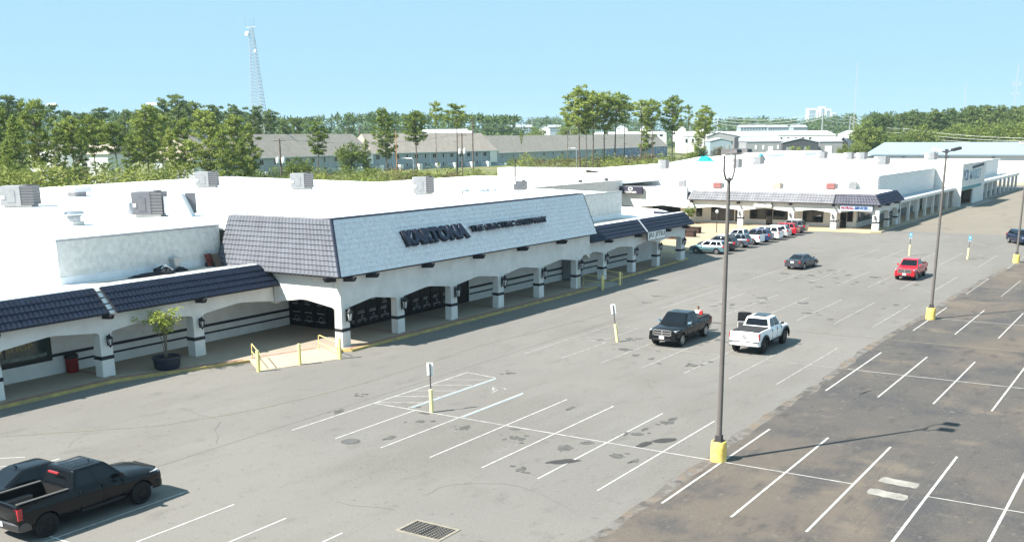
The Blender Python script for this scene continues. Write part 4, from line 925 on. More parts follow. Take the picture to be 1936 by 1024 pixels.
    if k.get('flare'):
        for ax in (fx,rx):
            for s in (1,-1):
                m=MB(); q=[(ax+(wr+.13)*math.cos(R(a)),s*(sp['hw']+.035),wr+lift*.5+(wr+.13)*math.sin(R(a))) for a in range(-8,189,14)]; m.tube(q,.075,6); m.build('wheel_flare',m_plast,t)
    return t
SPECS={
'pickup':dict(axles=(1.87,-1.93,.42,.86),hw=1.02,
  body=[(-2.95,.62,1.12,.93,1.24,.90),(-2.90,.52,1.20,.98,1.34,.93),(-2.3,.50,1.22,1.015,1.36,.95),(-.95,.50,1.22,1.02,1.36,.95),(-.7,.48,1.20,1.02,1.33,.93),(.4,.48,1.18,1.02,1.28,.92),(1.05,.48,1.15,1.02,1.27,.86),(1.7,.48,1.12,1.015,1.26,.82),(2.35,.5,1.09,1.0,1.22,.80),(2.66,.52,1.05,.96,1.16,.76),(2.82,.56,1.0,.90,1.08,.70)],
  cab=dict(zb=1.28,zr=1.93,x=(-.86,-.62,.62,1.32),wb=.93,wt=.73,side=((.06,.44),(.475,.90)),rv=(.2,.86),mirror=1.0,handles=(-.42,.52),seams=(-.62,.28,1.12)),
  bed=(-2.84,-.93,.80,.78,1.355), lights=dict(head=(2.76,.60,.95,.90,1.10),tail=(-2.93,.78,.985,.86,1.24,.16),grille=(2.815,.60,.76,1.13),bump=(.44,.73,.99),platez=.56,platex=-3.03)),
'sedan':dict(axles=(1.38,-1.35,.33,.78),hw=.91,
  body=[(-2.38,.40,.80,.72,.92,.66),(-2.30,.32,.86,.84,1.0,.74),(-1.9,.26,.90,.90,1.04,.78),(-1.0,.24,.90,.91,1.02,.80),(.3,.24,.89,.91,1.0,.80),(1.0,.24,.86,.91,.98,.78),(1.7,.26,.80,.895,.88,.72),(2.15,.30,.72,.83,.78,.62),(2.38,.36,.62,.68,.68,.5)],
  cab=dict(zb=.93,zr=1.42,x=(-1.95,-.95,.25,1.15),wb=.80,wt=.56,side=((.12,.46),(.49,.88)),rv=(.1,.9),mirror=.72,handles=(-.75,.15),seams=(-1.02,-.1,.85)),
  lights=dict(head=(2.28,.38,.80,.60,.72),tail=(-2.36,.46,.86,.72,.88,.16),grille=(2.36,.36,.44,.58),bump=(.30,.58,.86),platez=.70,platex=-2.385)),
'suv':dict(axles=(1.40,-1.32,.36,.80),hw=.94,
  body=[(-2.28,.48,.96,.78,1.06,.72),(-2.22,.38,1.0,.87,1.1,.80),(-1.7,.32,1.02,.93,1.12,.83),(-.6,.30,1.01,.94,1.10,.83),(.6,.30,.99,.94,1.07,.82),(1.2,.30,.97,.935,1.06,.80),(1.8,.32,.92,.92,1.0,.76),(2.15,.36,.84,.86,.90,.68),(2.34,.42,.74,.74,.78,.56)],
  cab=dict(zb=1.02,zr=1.64,x=(-2.18,-1.72,.28,1.08),wb=.83,wt=.63,side=((.06,.25),(.275,.56),(.59,.92)),rv=(.2,.85),mirror=.74,handles=(-.72,.2),seams=(-1.05,-.1,.85)),
  lights=dict(head=(2.24,.40,.84,.74,.88),tail=(-2.27,.55,.88,.86,1.1,.2),grille=(2.33,.42,.58,.76),bump=(.36,.64,.89),platez=.78,platex=-2.30)),
'van':dict(axles=(1.55,-1.45,.35,.82),hw=.97,
  body=[(-2.55,.42,.98,.86,1.1,.80),(-2.5,.34,1.02,.93,1.14,.85),(-1.7,.3,1.03,.97,1.14,.87),(.3,.3,1.01,.97,1.12,.87),(1.2,.3,.98,.96,1.08,.82),(1.9,.32,.90,.93,.98,.75),(2.35,.38,.78,.84,.84,.64),(2.52,.44,.68,.72,.74,.54)],
  cab=dict(zb=1.05,zr=1.74,x=(-2.5,-2.2,.25,1.45),wb=.87,wt=.70,side=((.04,.28),(.31,.58),(.61,.88)),rv=(.2,.85),mirror=.95,handles=(-.3,.55),seams=(-.95,.1,1.1)),
  lights=dict(head=(2.42,.42,.84,.66,.82),tail=(-2.545,.74,.93,.82,1.25,.1),grille=(2.5,.42,.50,.66),bump=(.34,.58,.92),platez=.82,platex=-2.57)),
}
p_black=mat('gloss_black_paint',(.004,.0045,.006),.18,spec=.22,coat=.22); p_ramblk=mat('near_black_green_paint',(.006,.007,.008),.22,spec=.22,coat=.2); p_white=paint('gloss_white_paint',(.80,.81,.82)); p_red=paint('bright_red_paint',(.50,.012,.022)); p_grey=paint('metallic_grey_paint',(.055,.058,.068),.3)
p_teal=paint('metallic_teal_paint',(.12,.215,.245),.3); p_char=paint('charcoal_paint',(.024,.026,.032),.2); p_bgrey=paint('blue_grey_paint',(.075,.09,.115),.3); p_silver=paint('silver_paint',(.52,.53,.55),.4); p_dred=paint('crimson_paint',(.33,.010,.022)); p_navy=paint('midnight_blue_paint',(.012,.017,.04)); p_dkblue=paint('dark_blue_paint',(.02,.035,.09))
# near left corner
t=car('pickup_truck','black crew cab pickup with an open bed and black wheels in the near left corner','truck',(1.40,-11.42,0),R(90),'pickup',p_black,rim=m_rimdk,scale=1.03,bumpr=mat('satin_grey_bumper',(.10,.10,.105),.3,metal=.8),linerm=mat('grey_bed_liner',(.085,.082,.078),.8))
MB().box(-.93,-.86,-.28,.28,1.80,1.86).build('brake_light',m_tail,t)
for k in range(4): MB().box(-.45,.45,-.42+.26*k,-.36+.26*k,1.972,1.985).build('roof_rib',p_black,t)
MB().tube([(.3,-.35,1.97),(.16,-.35,2.08)],.02,6,r2=.006).build('antenna',m_plast,t)
b=thing('plank','short pale board lying in the bed of the near black pickup','board',(1.9,-13.2,.835),R(20)); MB().box(-.12,.12,-.7,.7,0,.05).build('board',mat('pale_timber',(.6,.58,.5),.7,noise_amt=.2,noise_scale=6),b)
t=car('sedan','glossy black sedan parked beside the near black pickup','car',(-1.55,-11.1,0),R(90),'sedan',p_black,rim=m_rimdk,scale=1.03)
MB().tube([(-.85,0,1.44),(-1.0,0,1.53)],.035,6,r2=.01).build('antenna',m_plast,t)
# the pair parked tail to nose in the second row
t=car('pickup_truck','dark pickup with a broad chrome grille facing us beside the tall lamp pole','truck',(6.62,30.45,0),R(-90),'pickup',p_ramblk,scale=1.02,cross=True,grillem=m_plast,gbar=m_chrome,mirrorm=m_chrome,plate_f=True,tonneau=True,bumpr=m_chrome,handlem=m_chrome)
MB().tube([(.5,0,1.98),(.4,0,2.12)],.03,6,r2=.008).build('antenna',m_plast,t)
t=car('pickup_truck','lifted white pickup seen from behind with its left front door open','truck',(12.0,30.95,0),R(90),'pickup',p_white,scale=1.0,rim=m_rimdk,wr=.47,lift=.12,tonneau=True,sunroof=True,flare=True,bumpr=p_white,emblem=True,mirrorm=m_plast)
MB().box(-2.972,-2.952,-.94,.94,.80,.83).box(-2.972,-2.952,-.80,-.785,.83,1.42).box(-2.972,-2.952,.785,.80,.83,1.42).build('tailgate_seam',m_plast,t); MB().box(-3.03,-2.93,-.97,.97,.832,.86).build('bumper_step',m_plast,t)
# its open driver door, hinged at the front edge
dr=MB().box(-.02,.02,0,.95,.62,1.36).build('open_door',p_white,t); dr.location=(1.12,1.0,0); dr.rotation_euler=(0,0,R(8))
f=MB(); f.tube([(0,.0,1.36),(0,.10,1.98),(0,.70,2.02),(0,.93,1.95),(0,.95,1.36)],.03,6); f.build('door_frame',m_plast,dr)
MB().box(-.012,.0,.05,.92,1.37,1.97).build('pane',m_carglass,dr); MB().box(-.055,-.02,.04,.92,.66,1.34).build('door_card',mat('dark_door_card',(.05,.05,.052),.7),dr)
MB().tube([(-3.0,0,.62),(-3.18,0,.58)],.035,6).tube([(-3.18,0,.56),(-3.18,0,.72)],.04,8).build('tow_hitch',m_chrome,t)
# further out
car('sedan','dark grey sedan standing alone in the lane, seen from behind','car',(1.32,72.55,0),R(84),'sedan',p_grey,scale=1.0)
t=car('pickup_truck','red pickup with a chrome cross grille facing us in the far rows','truck',(12.68,69.9,0),R(-90),'pickup',p_red,scale=.94,cross=True,gbar=m_chrome,plate_f=True,linerm=m_bedliner)
car('suv','black crossover turning in at the right edge behind the yellow pole base','car',(17.2,107.9,0),R(-60),'suv',p_navy,scale=1.05,plate_f=True)
# the nose-in row before the corner shops
G='cars parked nose-in before the corner shops'
rowc=[('crossover','small teal crossover with roof glare painted silver, nearest of the nose-in row','car',80.4,'suv',p_teal,.93,dict(cabm=p_silver)),  # silver cabin colour stands in for sun glare on the teal roof
('suv','charcoal crossover with red tail lamps, second from us in the nose-in row','car',83.9,'suv',p_char,1.04,dict(rails=True)),
('crossover','blue grey crossover between the charcoal one and the white pickup','car',88.3,'suv',p_bgrey,1.0,{}),
('pickup_truck','white pickup in the nose-in row with alloy wheels and a dark bed','truck',92.2,'pickup',p_white,.98,{}),
('suv','dark blue car nearly hidden between the white pickup and the white minivan','car',95.7,'suv',p_dkblue,1.0,{}),
('minivan','white minivan in the nose-in row with a dark rear window','van',99.2,'van',p_white,1.0,{}),
('crossover','silver crossover between the white minivan and the red one','car',102.7,'suv',p_silver,1.0,dict(rails=True)),
('crossover','crimson red crossover near the far end of the nose-in row','car',106.2,'suv',p_dred,1.0,{}),
('suv','dark grey crossover last in the nose-in row nearest the shop windows','car',109.7,'suv',p_grey,1.06,dict(rails=True,railm=m_chrome))]
for (nm,lab,cat,y,kd,pm,sc,kw) in rowc:
    L=2.3 if kd=='suv' else 2.55 if kd=='van' else 2.95
    car(nm,lab,cat,(-10.0-L*sc,y,0),R(180),kd,pm,G,sc,**kw)

# ---------------------------------------------------------------- the person behind the dark pickup's bed
def person(loc,rz,label):
    t=thing('person',label,'person',loc,rz)
    J={'pel':(0,0,.95,.15),'sp':(0,.01,1.15,.145),'ch':(0,0,1.36,.155),'nk':(0,.0,1.52,.06),'hd0':(0,.02,1.60,.075),'hd':(0,.02,1.70,.10),'hd1':(0,.015,1.78,.075),
       'shl':(.18,0,1.44,.07),'ell':(.25,.08,1.20,.05),'wrl':(.22,.32,1.12,.036),'shr':(-.18,0,1.44,.07),'elr':(-.25,.06,1.18,.05),'wrr':(-.2,.30,1.10,.036),
       'hl':(.09,0,.90,.10),'kl':(.10,.02,.50,.07),'al':(.10,-.02,.09,.05),'tl':(.11,.15,.035,.04),'hr':(-.09,0,.90,.10),'kr':(-.10,.02,.50,.07),'ar':(-.10,-.02,.09,.05),'tr':(-.11,.15,.035,.04)}
    E=[('pel','sp'),('sp','ch'),('ch','nk'),('nk','hd0'),('hd0','hd'),('hd','hd1'),('ch','shl'),('shl','ell'),('ell','wrl'),('ch','shr'),('shr','elr'),('elr','wrr'),('pel','hl'),('hl','kl'),('kl','al'),('al','tl'),('pel','hr'),('hr','kr'),('kr','ar'),('ar','tr')]
    for s,h in ((1,'wrl'),(-1,'wrr')):
        x,y,z,_=J[h]; pm=h+'p'; J[pm]=(x-s*.01,y+.07,z-.02,.030); E.append((h,pm))
        for q in range(4):
            a=h+'f%d'%q; b_=h+'g%d'%q; off=(q-1.5)*.02; J[a]=(x-s*.01+off,y+.125,z-.025,.010); J[b_]=(x-s*.01+off*1.1,y+.16+.008*(1.5-abs(q-1.5)),z-.05,.008); E+= [(pm,a),(a,b_)]
        J[h+'t']=(x-s*.055,y+.09,z-.02,.010); E.append((pm,h+'t'))
    ks=list(J); me=bpy.data.meshes.new('body'); me.from_pydata([J[k][:3] for k in ks],[(ks.index(a),ks.index(b)) for a,b in E],[])
    o=bpy.data.objects.new('tmp',me); COL.objects.link(o); md=o.modifiers.new('s','SKIN'); sv=me.skin_vertices[0].data
    for i,k in enumerate(ks): sv[i].radius=(J[k][3],J[k][3]*(.8 if k in('ch','sp','pel') else 1)); sv[i].use_root=(k=='pel')
    s2=o.modifiers.new('d','SUBSURF'); s2.levels=2; s2.render_levels=2
    dg=bpy.context.evaluated_depsgraph_get(); out=bpy.data.meshes.new_from_object(o.evaluated_get(dg)); bpy.data.objects.remove(o)
    sk=mat('skin',(.42,.24,.17),.6); out.materials.clear(); out.materials.append(sk); out.polygons.foreach_set('use_smooth',[True]*len(out.polygons)); obj_from(out,'body',t)
    def shell(name,m,test,off):
        bm=bmesh.new(); bm.from_mesh(out); bm.normal_update()
        kill=[f for f in bm.faces if not test(f.calc_center_median())]
        bmesh.ops.delete(bm,geom=kill,context='FACES')
        for v in bm.verts: v.co+=v.normal*off
        mm=bpy.data.meshes.new(name); bm.to_mesh(mm); bm.free(); mm.materials.clear(); mm.materials.append(m); obj_from(mm,name,t)
    shell('shirt',mat('white_shirt_cloth',(.8,.8,.8),.8),lambda c:.93<c.z<1.50 and not(abs(c.x)>.2 and c.z<1.22),.014)
    shell('trousers',mat('blue_jeans_cloth',(.06,.09,.16),.85),lambda c:.10<c.z<=.95 and c.y<.2,.012)
    shell('hair',mat('dark_brown_hair',(.035,.02,.014),.7),lambda c:c.z>1.72 or (c.z>1.62 and c.y<-.02),.012)
    f=MB(); 
    for s in (1,-1): f.lathe([(.001,-.012),(.012,0),(.001,.012)],(s*.035,.113,1.70),8)
    f.build('eyes',m_plast,t); MB().hexa([(-.012,.10,1.655),(.012,.10,1.655),(.012,.135,1.65),(-.012,.135,1.65)],[(-.008,.10,1.70),(.008,.10,1.70),(.008,.112,1.70),(-.008,.112,1.70)]).build('nose',sk,t)
    MB().box(-.022,.022,.103,.113,1.615,1.625).build('mouth',mat('lip',(.30,.10,.09),.5),t)
    for s in (1,-1): MB().lathe([(.004,-.03),(.02,0),(.004,.03)],(s*.10,.015,1.68),8).build('ear',sk,t)
    return t
person((6.35,34.0,0),R(178),'person in a white shirt standing at the tail of the dark pickup')
t=thing('fuel_can','red can standing on the bed cover of the dark pickup','can',(7.0,32.95,1.425)); t.scale=(.75,)*3; MB().box(-.15,.15,-.1,.1,0,.3).build('can_body',mat('red_plastic',(.5,.03,.03),.5),t); MB().tube([(-.1,0,.3),(-.05,0,.38),(.08,0,.38),(.1,0,.3)],.02,5).build('handle',mat('red_plastic',(.5,.03,.03),.5),t)
# ================================================================ POLES, SIGNS, BOLLARDS, RAILS
m_pole=mat('brown_grey_pole_paint',(.16,.145,.135),.5,metal=.2,noise_amt=.2,noise_scale=1.5); m_poledk=mat('dark_lamp_housing',(.06,.058,.06),.5,metal=.2)
def lamp_pole(loc,h,lean,label,style):
    t=thing('lamp_pole',label,'lamp pole',loc,0,'lamp poles on yellow bases')
    L=Vector(lean)
    MB().lathe([(.345,-.05),(.345,.12),(.335,.5),(.33,.80),(.30,.86),(.01,.87)],n=24).build('concrete_base',m_cone,t,smooth=40)
    MB().box(-.2,.2,-.2,.2,.86,.90).box(-.13,.13,-.13,.13,.9,1.12).build('base_plate',m_poledk,t)
    top=Vector((0,0,h))+L
    MB().tube([(0,0,.9),Vector((0,0,.9)).lerp(top,.5),top],.115,12,r2=.07).build('shaft',m_pole,t,smooth=40)
    a=MB(); hd=[]
    if style=='u':
        for s in (1,-1): a.tube([top+Vector((0,0,-.15)),top+Vector((0,s*.35,-.05)),top+Vector((0,s*.55,.25)),top+Vector((0,s*.56,.85))],.042,8)
        ends=[top+Vector((0,s*.56,.95)) for s in (1,-1)]; dr=Vector((.8,.6,0))
        a.build('bracket',m_pole,t,smooth=40)
        for e in ends:
            o=MB().hexa([e+Vector((-.05,-.28,-.06)),e+Vector((.62,-.28,.02)),e+Vector((.62,.28,.02)),e+Vector((-.05,.28,-.06))],[e+Vector((-.05,-.22,.16)),e+Vector((.58,-.24,.14)),e+Vector((.58,.24,.14)),e+Vector((-.05,.22,.16))]).build('lamp_head',m_poledk,t)
            MB().box(e.x+.08,e.x+.55,e.y-.2,e.y+.2,e.z-.075,e.z-.04).build('lens',m_lampglass,o)
    else:
        a.tube([top+Vector((-.45,-.3,.05)),top+Vector((0,0,0)),top+Vector((.4,.35,.1))],.05,6); a.box(-.1+top.x,.1+top.x,-.1+top.y,.1+top.y,top.z-.1,top.z+.2); a.build('bracket',m_poledk,t)
        for e,yaw in ((top+Vector((-.42,-.25,.06)),R(205)),(top+Vector((.4,.32,.14)),R(35))):
            T=Matrix.Translation(e)@Matrix.Rotation(yaw,4,'Z')@Matrix.Rotation(R(-14),4,'Y')
            o=MB().box(-.1,.5,-.22,.22,-.08,.1,T).build('lamp_head',m_poledk if yaw<1 else m_signwhite,t); MB().box(-.05,.45,-.18,.18,-.1,-.085,T).build('lens',m_lampglass,o)
    return t
lamp_pole((18.95,6.83,0),11.75,(0,0,0),'nearest lamp pole with a forked twin lamp head and yellow concrete base','u')
lamp_pole((19.19,47.06,0),12.05,(.12,.05,0),'middle lamp pole with two tilted flood heads beside the red pickup row','t')
lamp_pole((19.49,87.22,0),12.1,(.1,0,0),'lamp pole at the right edge before the black crossover, its head out of the frame','t')
def post(loc,label,cat,rx=.105,h=1.15,group=None,m=None,lean=0):
    t=thing('bollard',label,cat,loc,0,group); MB().lathe([(rx,-.05),(rx,h-.06),(rx*.8,h-.015),(rx*.3,h),(.005,h)],n=14).build('post',m or m_bright,t,smooth=45); return t
GB='yellow bollards at the kerb ramps'
post((-10.86,8.96,0),'yellow bollard at the left end of the sunlit ramp, against the left handrail','bollard',h=1.3,group=GB)
post((-10.1,11.62,0),'yellow bollard alone in the middle of the sunlit ramp','bollard',h=1.32,group=GB)
post((-9.13,14.16,0),'yellow bollard at the right end of the sunlit ramp by the corner column','bollard',h=1.35,group=GB)
post((-8.94,48.38,0),'yellow bollard in the shade beside the far pair of handrails','bollard',h=1.3,group=GB)
post((-8.98,51.83,0),'yellow bollard in the shade, right of the far handrails','bollard',h=1.25,group=GB)
def rail(a,b,label,ha=.98,hb=.98,group='yellow handrails'):
    a=Vector(a); b=Vector(b); t=thing('handrail',label,'handrail',a,0,group); d=b-a
    MB().tube([(0,0,0),(0,0,ha-.08),Vector((0,0,ha))+d*.05,d+Vector((0,0,hb))-d*.05,d+Vector((0,0,hb-.08)),d],.029,7).build('top_rail',m_bright,t,smooth=50)
    MB().tube([(0,0,.48),d+Vector((0,0,.48))],.023,6).build('mid_rail',m_bright,t)
rail((-13.4,10.85,.15),(-11.1,9.35,.02),'sloping yellow handrail at the left of the sunlit ramp'); rail((-11.75,15.05,.15),(-9.45,14.3,.02),'sloping yellow handrail at the right of the sunlit ramp')
rail((-11.4,49.35,.15),(-9.3,49.35,.02),'yellow handrail in the shade left of the far kerb ramp'); rail((-11.3,52.9,.15),(-9.2,52.75,.02),'yellow handrail in the shade right of the far kerb ramp')
post((-10.9,47.6,.15),'pale post in the shade before the fifth column of the tall store front','post',rx=.06,h=1.05,m=mat('cream_post_paint',(.6,.55,.36),.6))
def parking_sign(loc,label,lean=0,face=0,col=None,two=False):
    t=thing('parking_sign',label,'sign',loc,0,'parking signs on yellow posts')
    T=Matrix.Rotation(lean,4,'Y')
    m=MB(); m.lathe([(.10,0),(.10,1.17),(.06,1.2),(.005,1.2)],n=14,T=T); m.build('yellow_post',mat('cream_yellow_paint',(.80,.70,.34),.6,noise_amt=.12,noise_scale=3),t,smooth=45)
    q=MB(); q.tube([T@Vector((0,0,1.15)),T@Vector((0,0,2.5))],.03,6); q.build('upright',m_poledk,t)
    F=T@Matrix.Rotation(face,4,'Z')
    s=MB(); s.box(-.16,.16,-.04,-.03,1.86 if two else 1.9,2.55,F); so_=s.build('sign_plate',m_signwhite if col is None else m_metalcap,t)
    if col is not None:
        MB().box(-.16,.16,-.052,-.042,2.08,2.55,F).build('blue_face',col,so_); MB().box(-.05,.05,-.06,-.053,2.25,2.42,F).build('wheelchair_mark',m_signwhite,so_)
    else: MB().box(-.06,.06,-.05,-.04,1.86,2.53,F).build('back_channel',mat('dark_grey_metal',(.06,.065,.07),.5,metal=.4),so_)
    return t
parking_sign((3.7,6.83,0),'parking sign seen from behind on its yellow post at the nearest hatched aisle',R(-1),R(-145))
parking_sign((3.3,27.73,0),'leaning parking sign on a yellow post left of the dark pickup',R(-9),R(-145))
m_hc=mat('blue_sign_face',(.06,.30,.46),.5)
parking_sign((8.38,88.62,0),'blue topped parking sign on a yellow post behind the red pickup',0,R(10),m_hc,True); parking_sign((14.6,87.88,0),'blue parking sign on a tilted yellow post near the rightmost lamp pole',R(2),R(10),m_hc)
# planter with a young tree
t=thing('planter_pot','large round dark blue pot standing on the arcade walk','planter',(-15.75,6.3,.15))
MB().lathe([(.62,0),(.74,.15),(.80,.62),(.86,.66),(.86,.76),(.76,.76),(.74,.62),(.01,.62)],n=28).build('pot',mat('dark_blue_glaze',(.022,.032,.055),.4,noise_amt=.4,noise_scale=2),t,smooth=40)
MB().lathe([(.74,.58),(.5,.66),(.01,.70)],n=20).build('soil',mat('potting_soil',(.03,.022,.015),.95),t)
m_leafp=foliage_mat('yellow_green_leaf',(.13,.17,.03),(.26,.32,.06),(.42,.46,.12),2.)
tr=thing('potted_tree','young yellow green tree with thin stems growing in the blue pot','tree',(-15.75,6.3,.8)); rnd=random.Random(4)
mb=MB(); lf=MB(); 
def leaf(mbx,p,s,rnd_):
    a=Vector((rnd_.gauss(0,1),rnd_.gauss(0,1),rnd_.gauss(0,.6))).normalized(); b=a.cross(Vector((rnd_.gauss(0,1),rnd_.gauss(0,1),rnd_.gauss(0,1)))).normalized()
    mbx.face([p-a*s,p+b*s*.5,p+a*s,p-b*s*.5])
for k in range(5):
    d=Vector((rnd.uniform(-.45,.45),rnd.uniform(-.5,.5),0)); h=rnd.uniform(2.1,3.0); pts=[Vector((d.x*.15,d.y*.15,0)),Vector((d.x*.4,d.y*.4,h*.45)),Vector((d.x*1.2,d.y*1.2,h*.8)),Vector((d.x*1.7,d.y*1.7,h))]
    mb.tube(pts,.035,5,r2=.01)
    for b_ in range(8):
        q=rnd.uniform(.5,1.); i=min(2,int(q*3)); p=pts[i].lerp(pts[i+1],q*3-i); e=p+Vector((rnd.gauss(0,.42),rnd.gauss(0,.42),rnd.uniform(-.1,.35))); mb.tube([p,e],.012,4)
        for _ in range(34): leaf(lf,p.lerp(e,rnd.uniform(.3,1.15))+Vector((rnd.gauss(0,.13),rnd.gauss(0,.13),rnd.gauss(0,.08))),rnd.uniform(.05,.1),rnd)
mb.build('trunk',mat('thin_grey_bark',(.16,.13,.10),.8),tr); lf.build('crown',m_leafp,tr)
t=thing('trash_can','red trash can with a dark domed top against the arcade wall','bin',(-19.85,2.75,.15))
MB().lathe([(.33,0),(.36,.05),(.36,.85),(.33,.88),(.01,.88)],n=20).build('drum',mat('dull_red_bin_paint',(.22,.012,.012),.5,noise_amt=.3,noise_scale=3),t,smooth=40)
MB().lathe([(.38,.86),(.40,.92),(.36,1.05),(.2,1.16),(.01,1.19)],n=20).build('lid',m_plast,t,smooth=40)
# ---- things in the paved court
t=thing('court_lamp','slim dark lamp post with a pale globe standing on the tan paved court','lamp',(-20.95,104.2,.15))
MB().tube([(0,0,0),(0,0,2.6)],.07,8,r2=.045).build('shaft',m_poledk,t); MB().lathe([(.05,2.58),(.16,2.68),(.24,2.86),(.2,3.02),(.06,3.1),(.01,3.14)],n=12).build('globe',m_lampglass,t,smooth=50)
m_wood=mat('dark_stained_timber',(.06,.035,.028),.8,noise_amt=.4,noise_scale=5)
for (x,y,sx,lab) in ((1304,440,1.5,'dark timber planter box at the end of the navy eaved wing'),(1298,447,1.2,'second dark timber planter box, nearer the arcade end'),(1268,451,1.3,'low timber planter box seen through the last arch of the wing')):
    p=atz(x,y,.15); t=thing('planter_box',lab,'planter',(p.x,p.y,.15)); MB().box(-sx,sx,-.5,.5,0,.75).build('box',m_wood,t); MB().box(-sx-.06,sx+.06,-.56,.56,.75,.83).build('rim',m_wood,t); MB().box(-sx+.1,sx-.1,-.4,.4,.83,.84).build('soil',mat('potting_soil',(.03,.022,.015),.95),t)

# ================================================================ ROOFTOP PLANT
m_ac=mat('grey_enamel_cabinet',(.34,.34,.345),.6,metal=.1,noise_amt=.15,noise_scale=2); m_acdk=mat('dark_grey_cabinet',(.155,.155,.17),.55,noise_amt=.2,noise_scale=2); m_acl=mat('pale_cabinet_end',(.56,.56,.53),.6,noise_amt=.15,noise_scale=2); m_coil=mat('condenser_coil',(.13,.13,.135),.6,metal=.4)
def ac(loc,sx,sy,h,label,name='rooftop_unit',group='air conditioning units on the store roof',main=None,rz=0):
    main=main or m_ac
    t=thing(name,label,'air conditioner',loc,rz,group)
    MB().box(-sx*.42,sx*.42,-sy*.42,sy*.42,0,.22).build('curb',m_acl,t)
    MB().box(-sx/2,sx*.12,-sy/2,sy/2,.2,h).build('cabinet',main,t)
    c=MB().box(sx*.12+.003,sx/2,-sy/2+.04,sy/2-.04,.2,h-.02).build('coil_section',m_coil,t)
    b=MB()
    for k in range(7): z=.3+k*(h-.45)/6; b.box(sx*.12+.01,sx/2+.02,-sy/2+.015,-sy/2+.035,z,z+.03); b.box(sx/2+.005,sx/2+.02,-sy/2+.05,sy/2-.05,z,z+.03)
    b.build('louvre',m_ac,c)
    MB().box(-sx/2-.02,-sx/2-.003,-sy/2+.05,sy/2-.05,.3,h-.1).build('end_panel',m_acl,t)
    MB().box(-sx*.3,-sx*.05,-sy/2-.03,-sy/2-.003,.5,h*.8).build('access_panel',main,t)
    MB().lathe([(.34*min(1,sy/2),h-.02),(.34*min(1,sy/2),h+.09),(.28*min(1,sy/2),h+.10),(.02,h+.05)],(sx*.28,0,0),16).build('fan_guard',m_coil,t)
    MB().box(-sx*.46,-sx*.36,-sy/2-.05,-sy/2-.003,.8,1.1).build('label_plate',m_signwhite,t)
    return t
def onroof(x,y,z=7.5): p=atz(x,y,z); return (p.x,p.y,z)
ac(onroof(41,391),2.9,2.3,1.95,'big grey rooftop unit at the left edge of the store roof',rz=R(40)); ac(onroof(286,409),2.3,2.1,1.95,'dark rooftop unit with a white hooded duct beside it',main=m_acdk,rz=R(38))
ac(onroof(393,354),2.6,2.2,1.95,'grey rooftop unit near the back edge under the tall left pines',rz=R(40)); ac(onroof(572,358),2.6,2.1,1.9,'grey rooftop unit in the middle of the store roof',rz=R(40)); ac(onroof(801,368),2.2,1.9,1.85,'grey rooftop unit above the middle of the black lettering',rz=R(40))
ac(onroof(983,361),1.5,1.2,1.1,'small blue grey condenser on a stand at the right end of the store roof',name='condenser',main=m_acdk,rz=R(40))
t=thing('duct_hood','white sloped intake hood joined to the dark rooftop unit','duct',onroof(345,409),R(38)); MB().hexa([(-.9,-.75,0),(.9,-.75,0),(.9,.75,0),(-.9,.75,0)],[(-.9,-.6,1.75),(.15,-.6,1.75),(.15,.6,1.75),(-.9,.6,1.75)]).build('hood',mat('white_sheet_metal',(.72,.73,.73),.5,metal=.1),t); MB().box(-1.25,-.92,-.5,.4,.3,1.6).build('filter_panel',m_metalcap,t); MB().box(.2,1.0,.62,.75,.2,1.8).build('side_duct',m_acdk,t)
t=thing('exhaust_fan','round galvanised upblast exhaust fan on a white curb, nearest the stained parapet','fan',onroof(141,426)); MB().box(-.5,.5,-.5,.5,0,.3).build('curb',m_acl,t); MB().lathe([(.45,.3),(.45,.42),(.55,.45),(.55,.5),(.45,.53),(.45,.62)],n=20).build('stack',m_metalcap,t,smooth=40); MB().lathe([(.5,.62),(.72,.75),(.74,.85),(.5,1.0),(.15,1.05),(.01,1.06)],n=20).build('hood',mat('galvanised_metal',(.45,.48,.50),.35,metal=.7,noise_amt=.2,noise_scale=3),t,smooth=40); MB().box(-.1,.1,-.8,.8,.85,1.0).build('hinge',m_metalcap,t)
t=thing('vent_stack','grey cone vent beside the dark rooftop unit','vent',onroof(246,405)); MB().lathe([(.28,0),(.28,.25),(.38,.3),(.2,.95),(.01,.98)],n=16).build('cone',m_metalcap,t,smooth=40)
t=thing('relief_vent','low pale flat topped vent between the two left rooftop units','vent',onroof(146,371)); MB().box(-.7,.7,-.7,.7,0,.5).build('curb',m_ac,t); MB().box(-1.1,1.1,-1.1,1.1,.5,1.0).build('hood',mat('pale_lilac_metal',(.60,.58,.62),.6),t)
for (x,y,w,h,lab) in ((866,362,2.4,.55,'low white curb box at the back right of the store roof'),(902,362,1.6,.4,'small white curb box right of the low white one'),(928,361,1.0,.4,'smallest white curb box near the roof end')):
    t=thing('roof_curb_box',lab,'roof hatch',onroof(x,y)); MB().box(-w/2,w/2,-w/2,w/2,0,h).build('curb',m_roof,t); MB().box(-w/2-.06,w/2+.06,-w/2-.06,w/2+.06,h,h+.1).build('lid',m_roof,t)
t=thing('goose_vent','pale gooseneck vent right of the middle of the store roof','vent',onroof(874,367)); MB().tube([(0,0,0),(0,0,.7),(.15,.1,1.0),(.45,.25,1.05),(.65,.35,.8)],.16,8).build('pipe',m_acl,t,smooth=50)
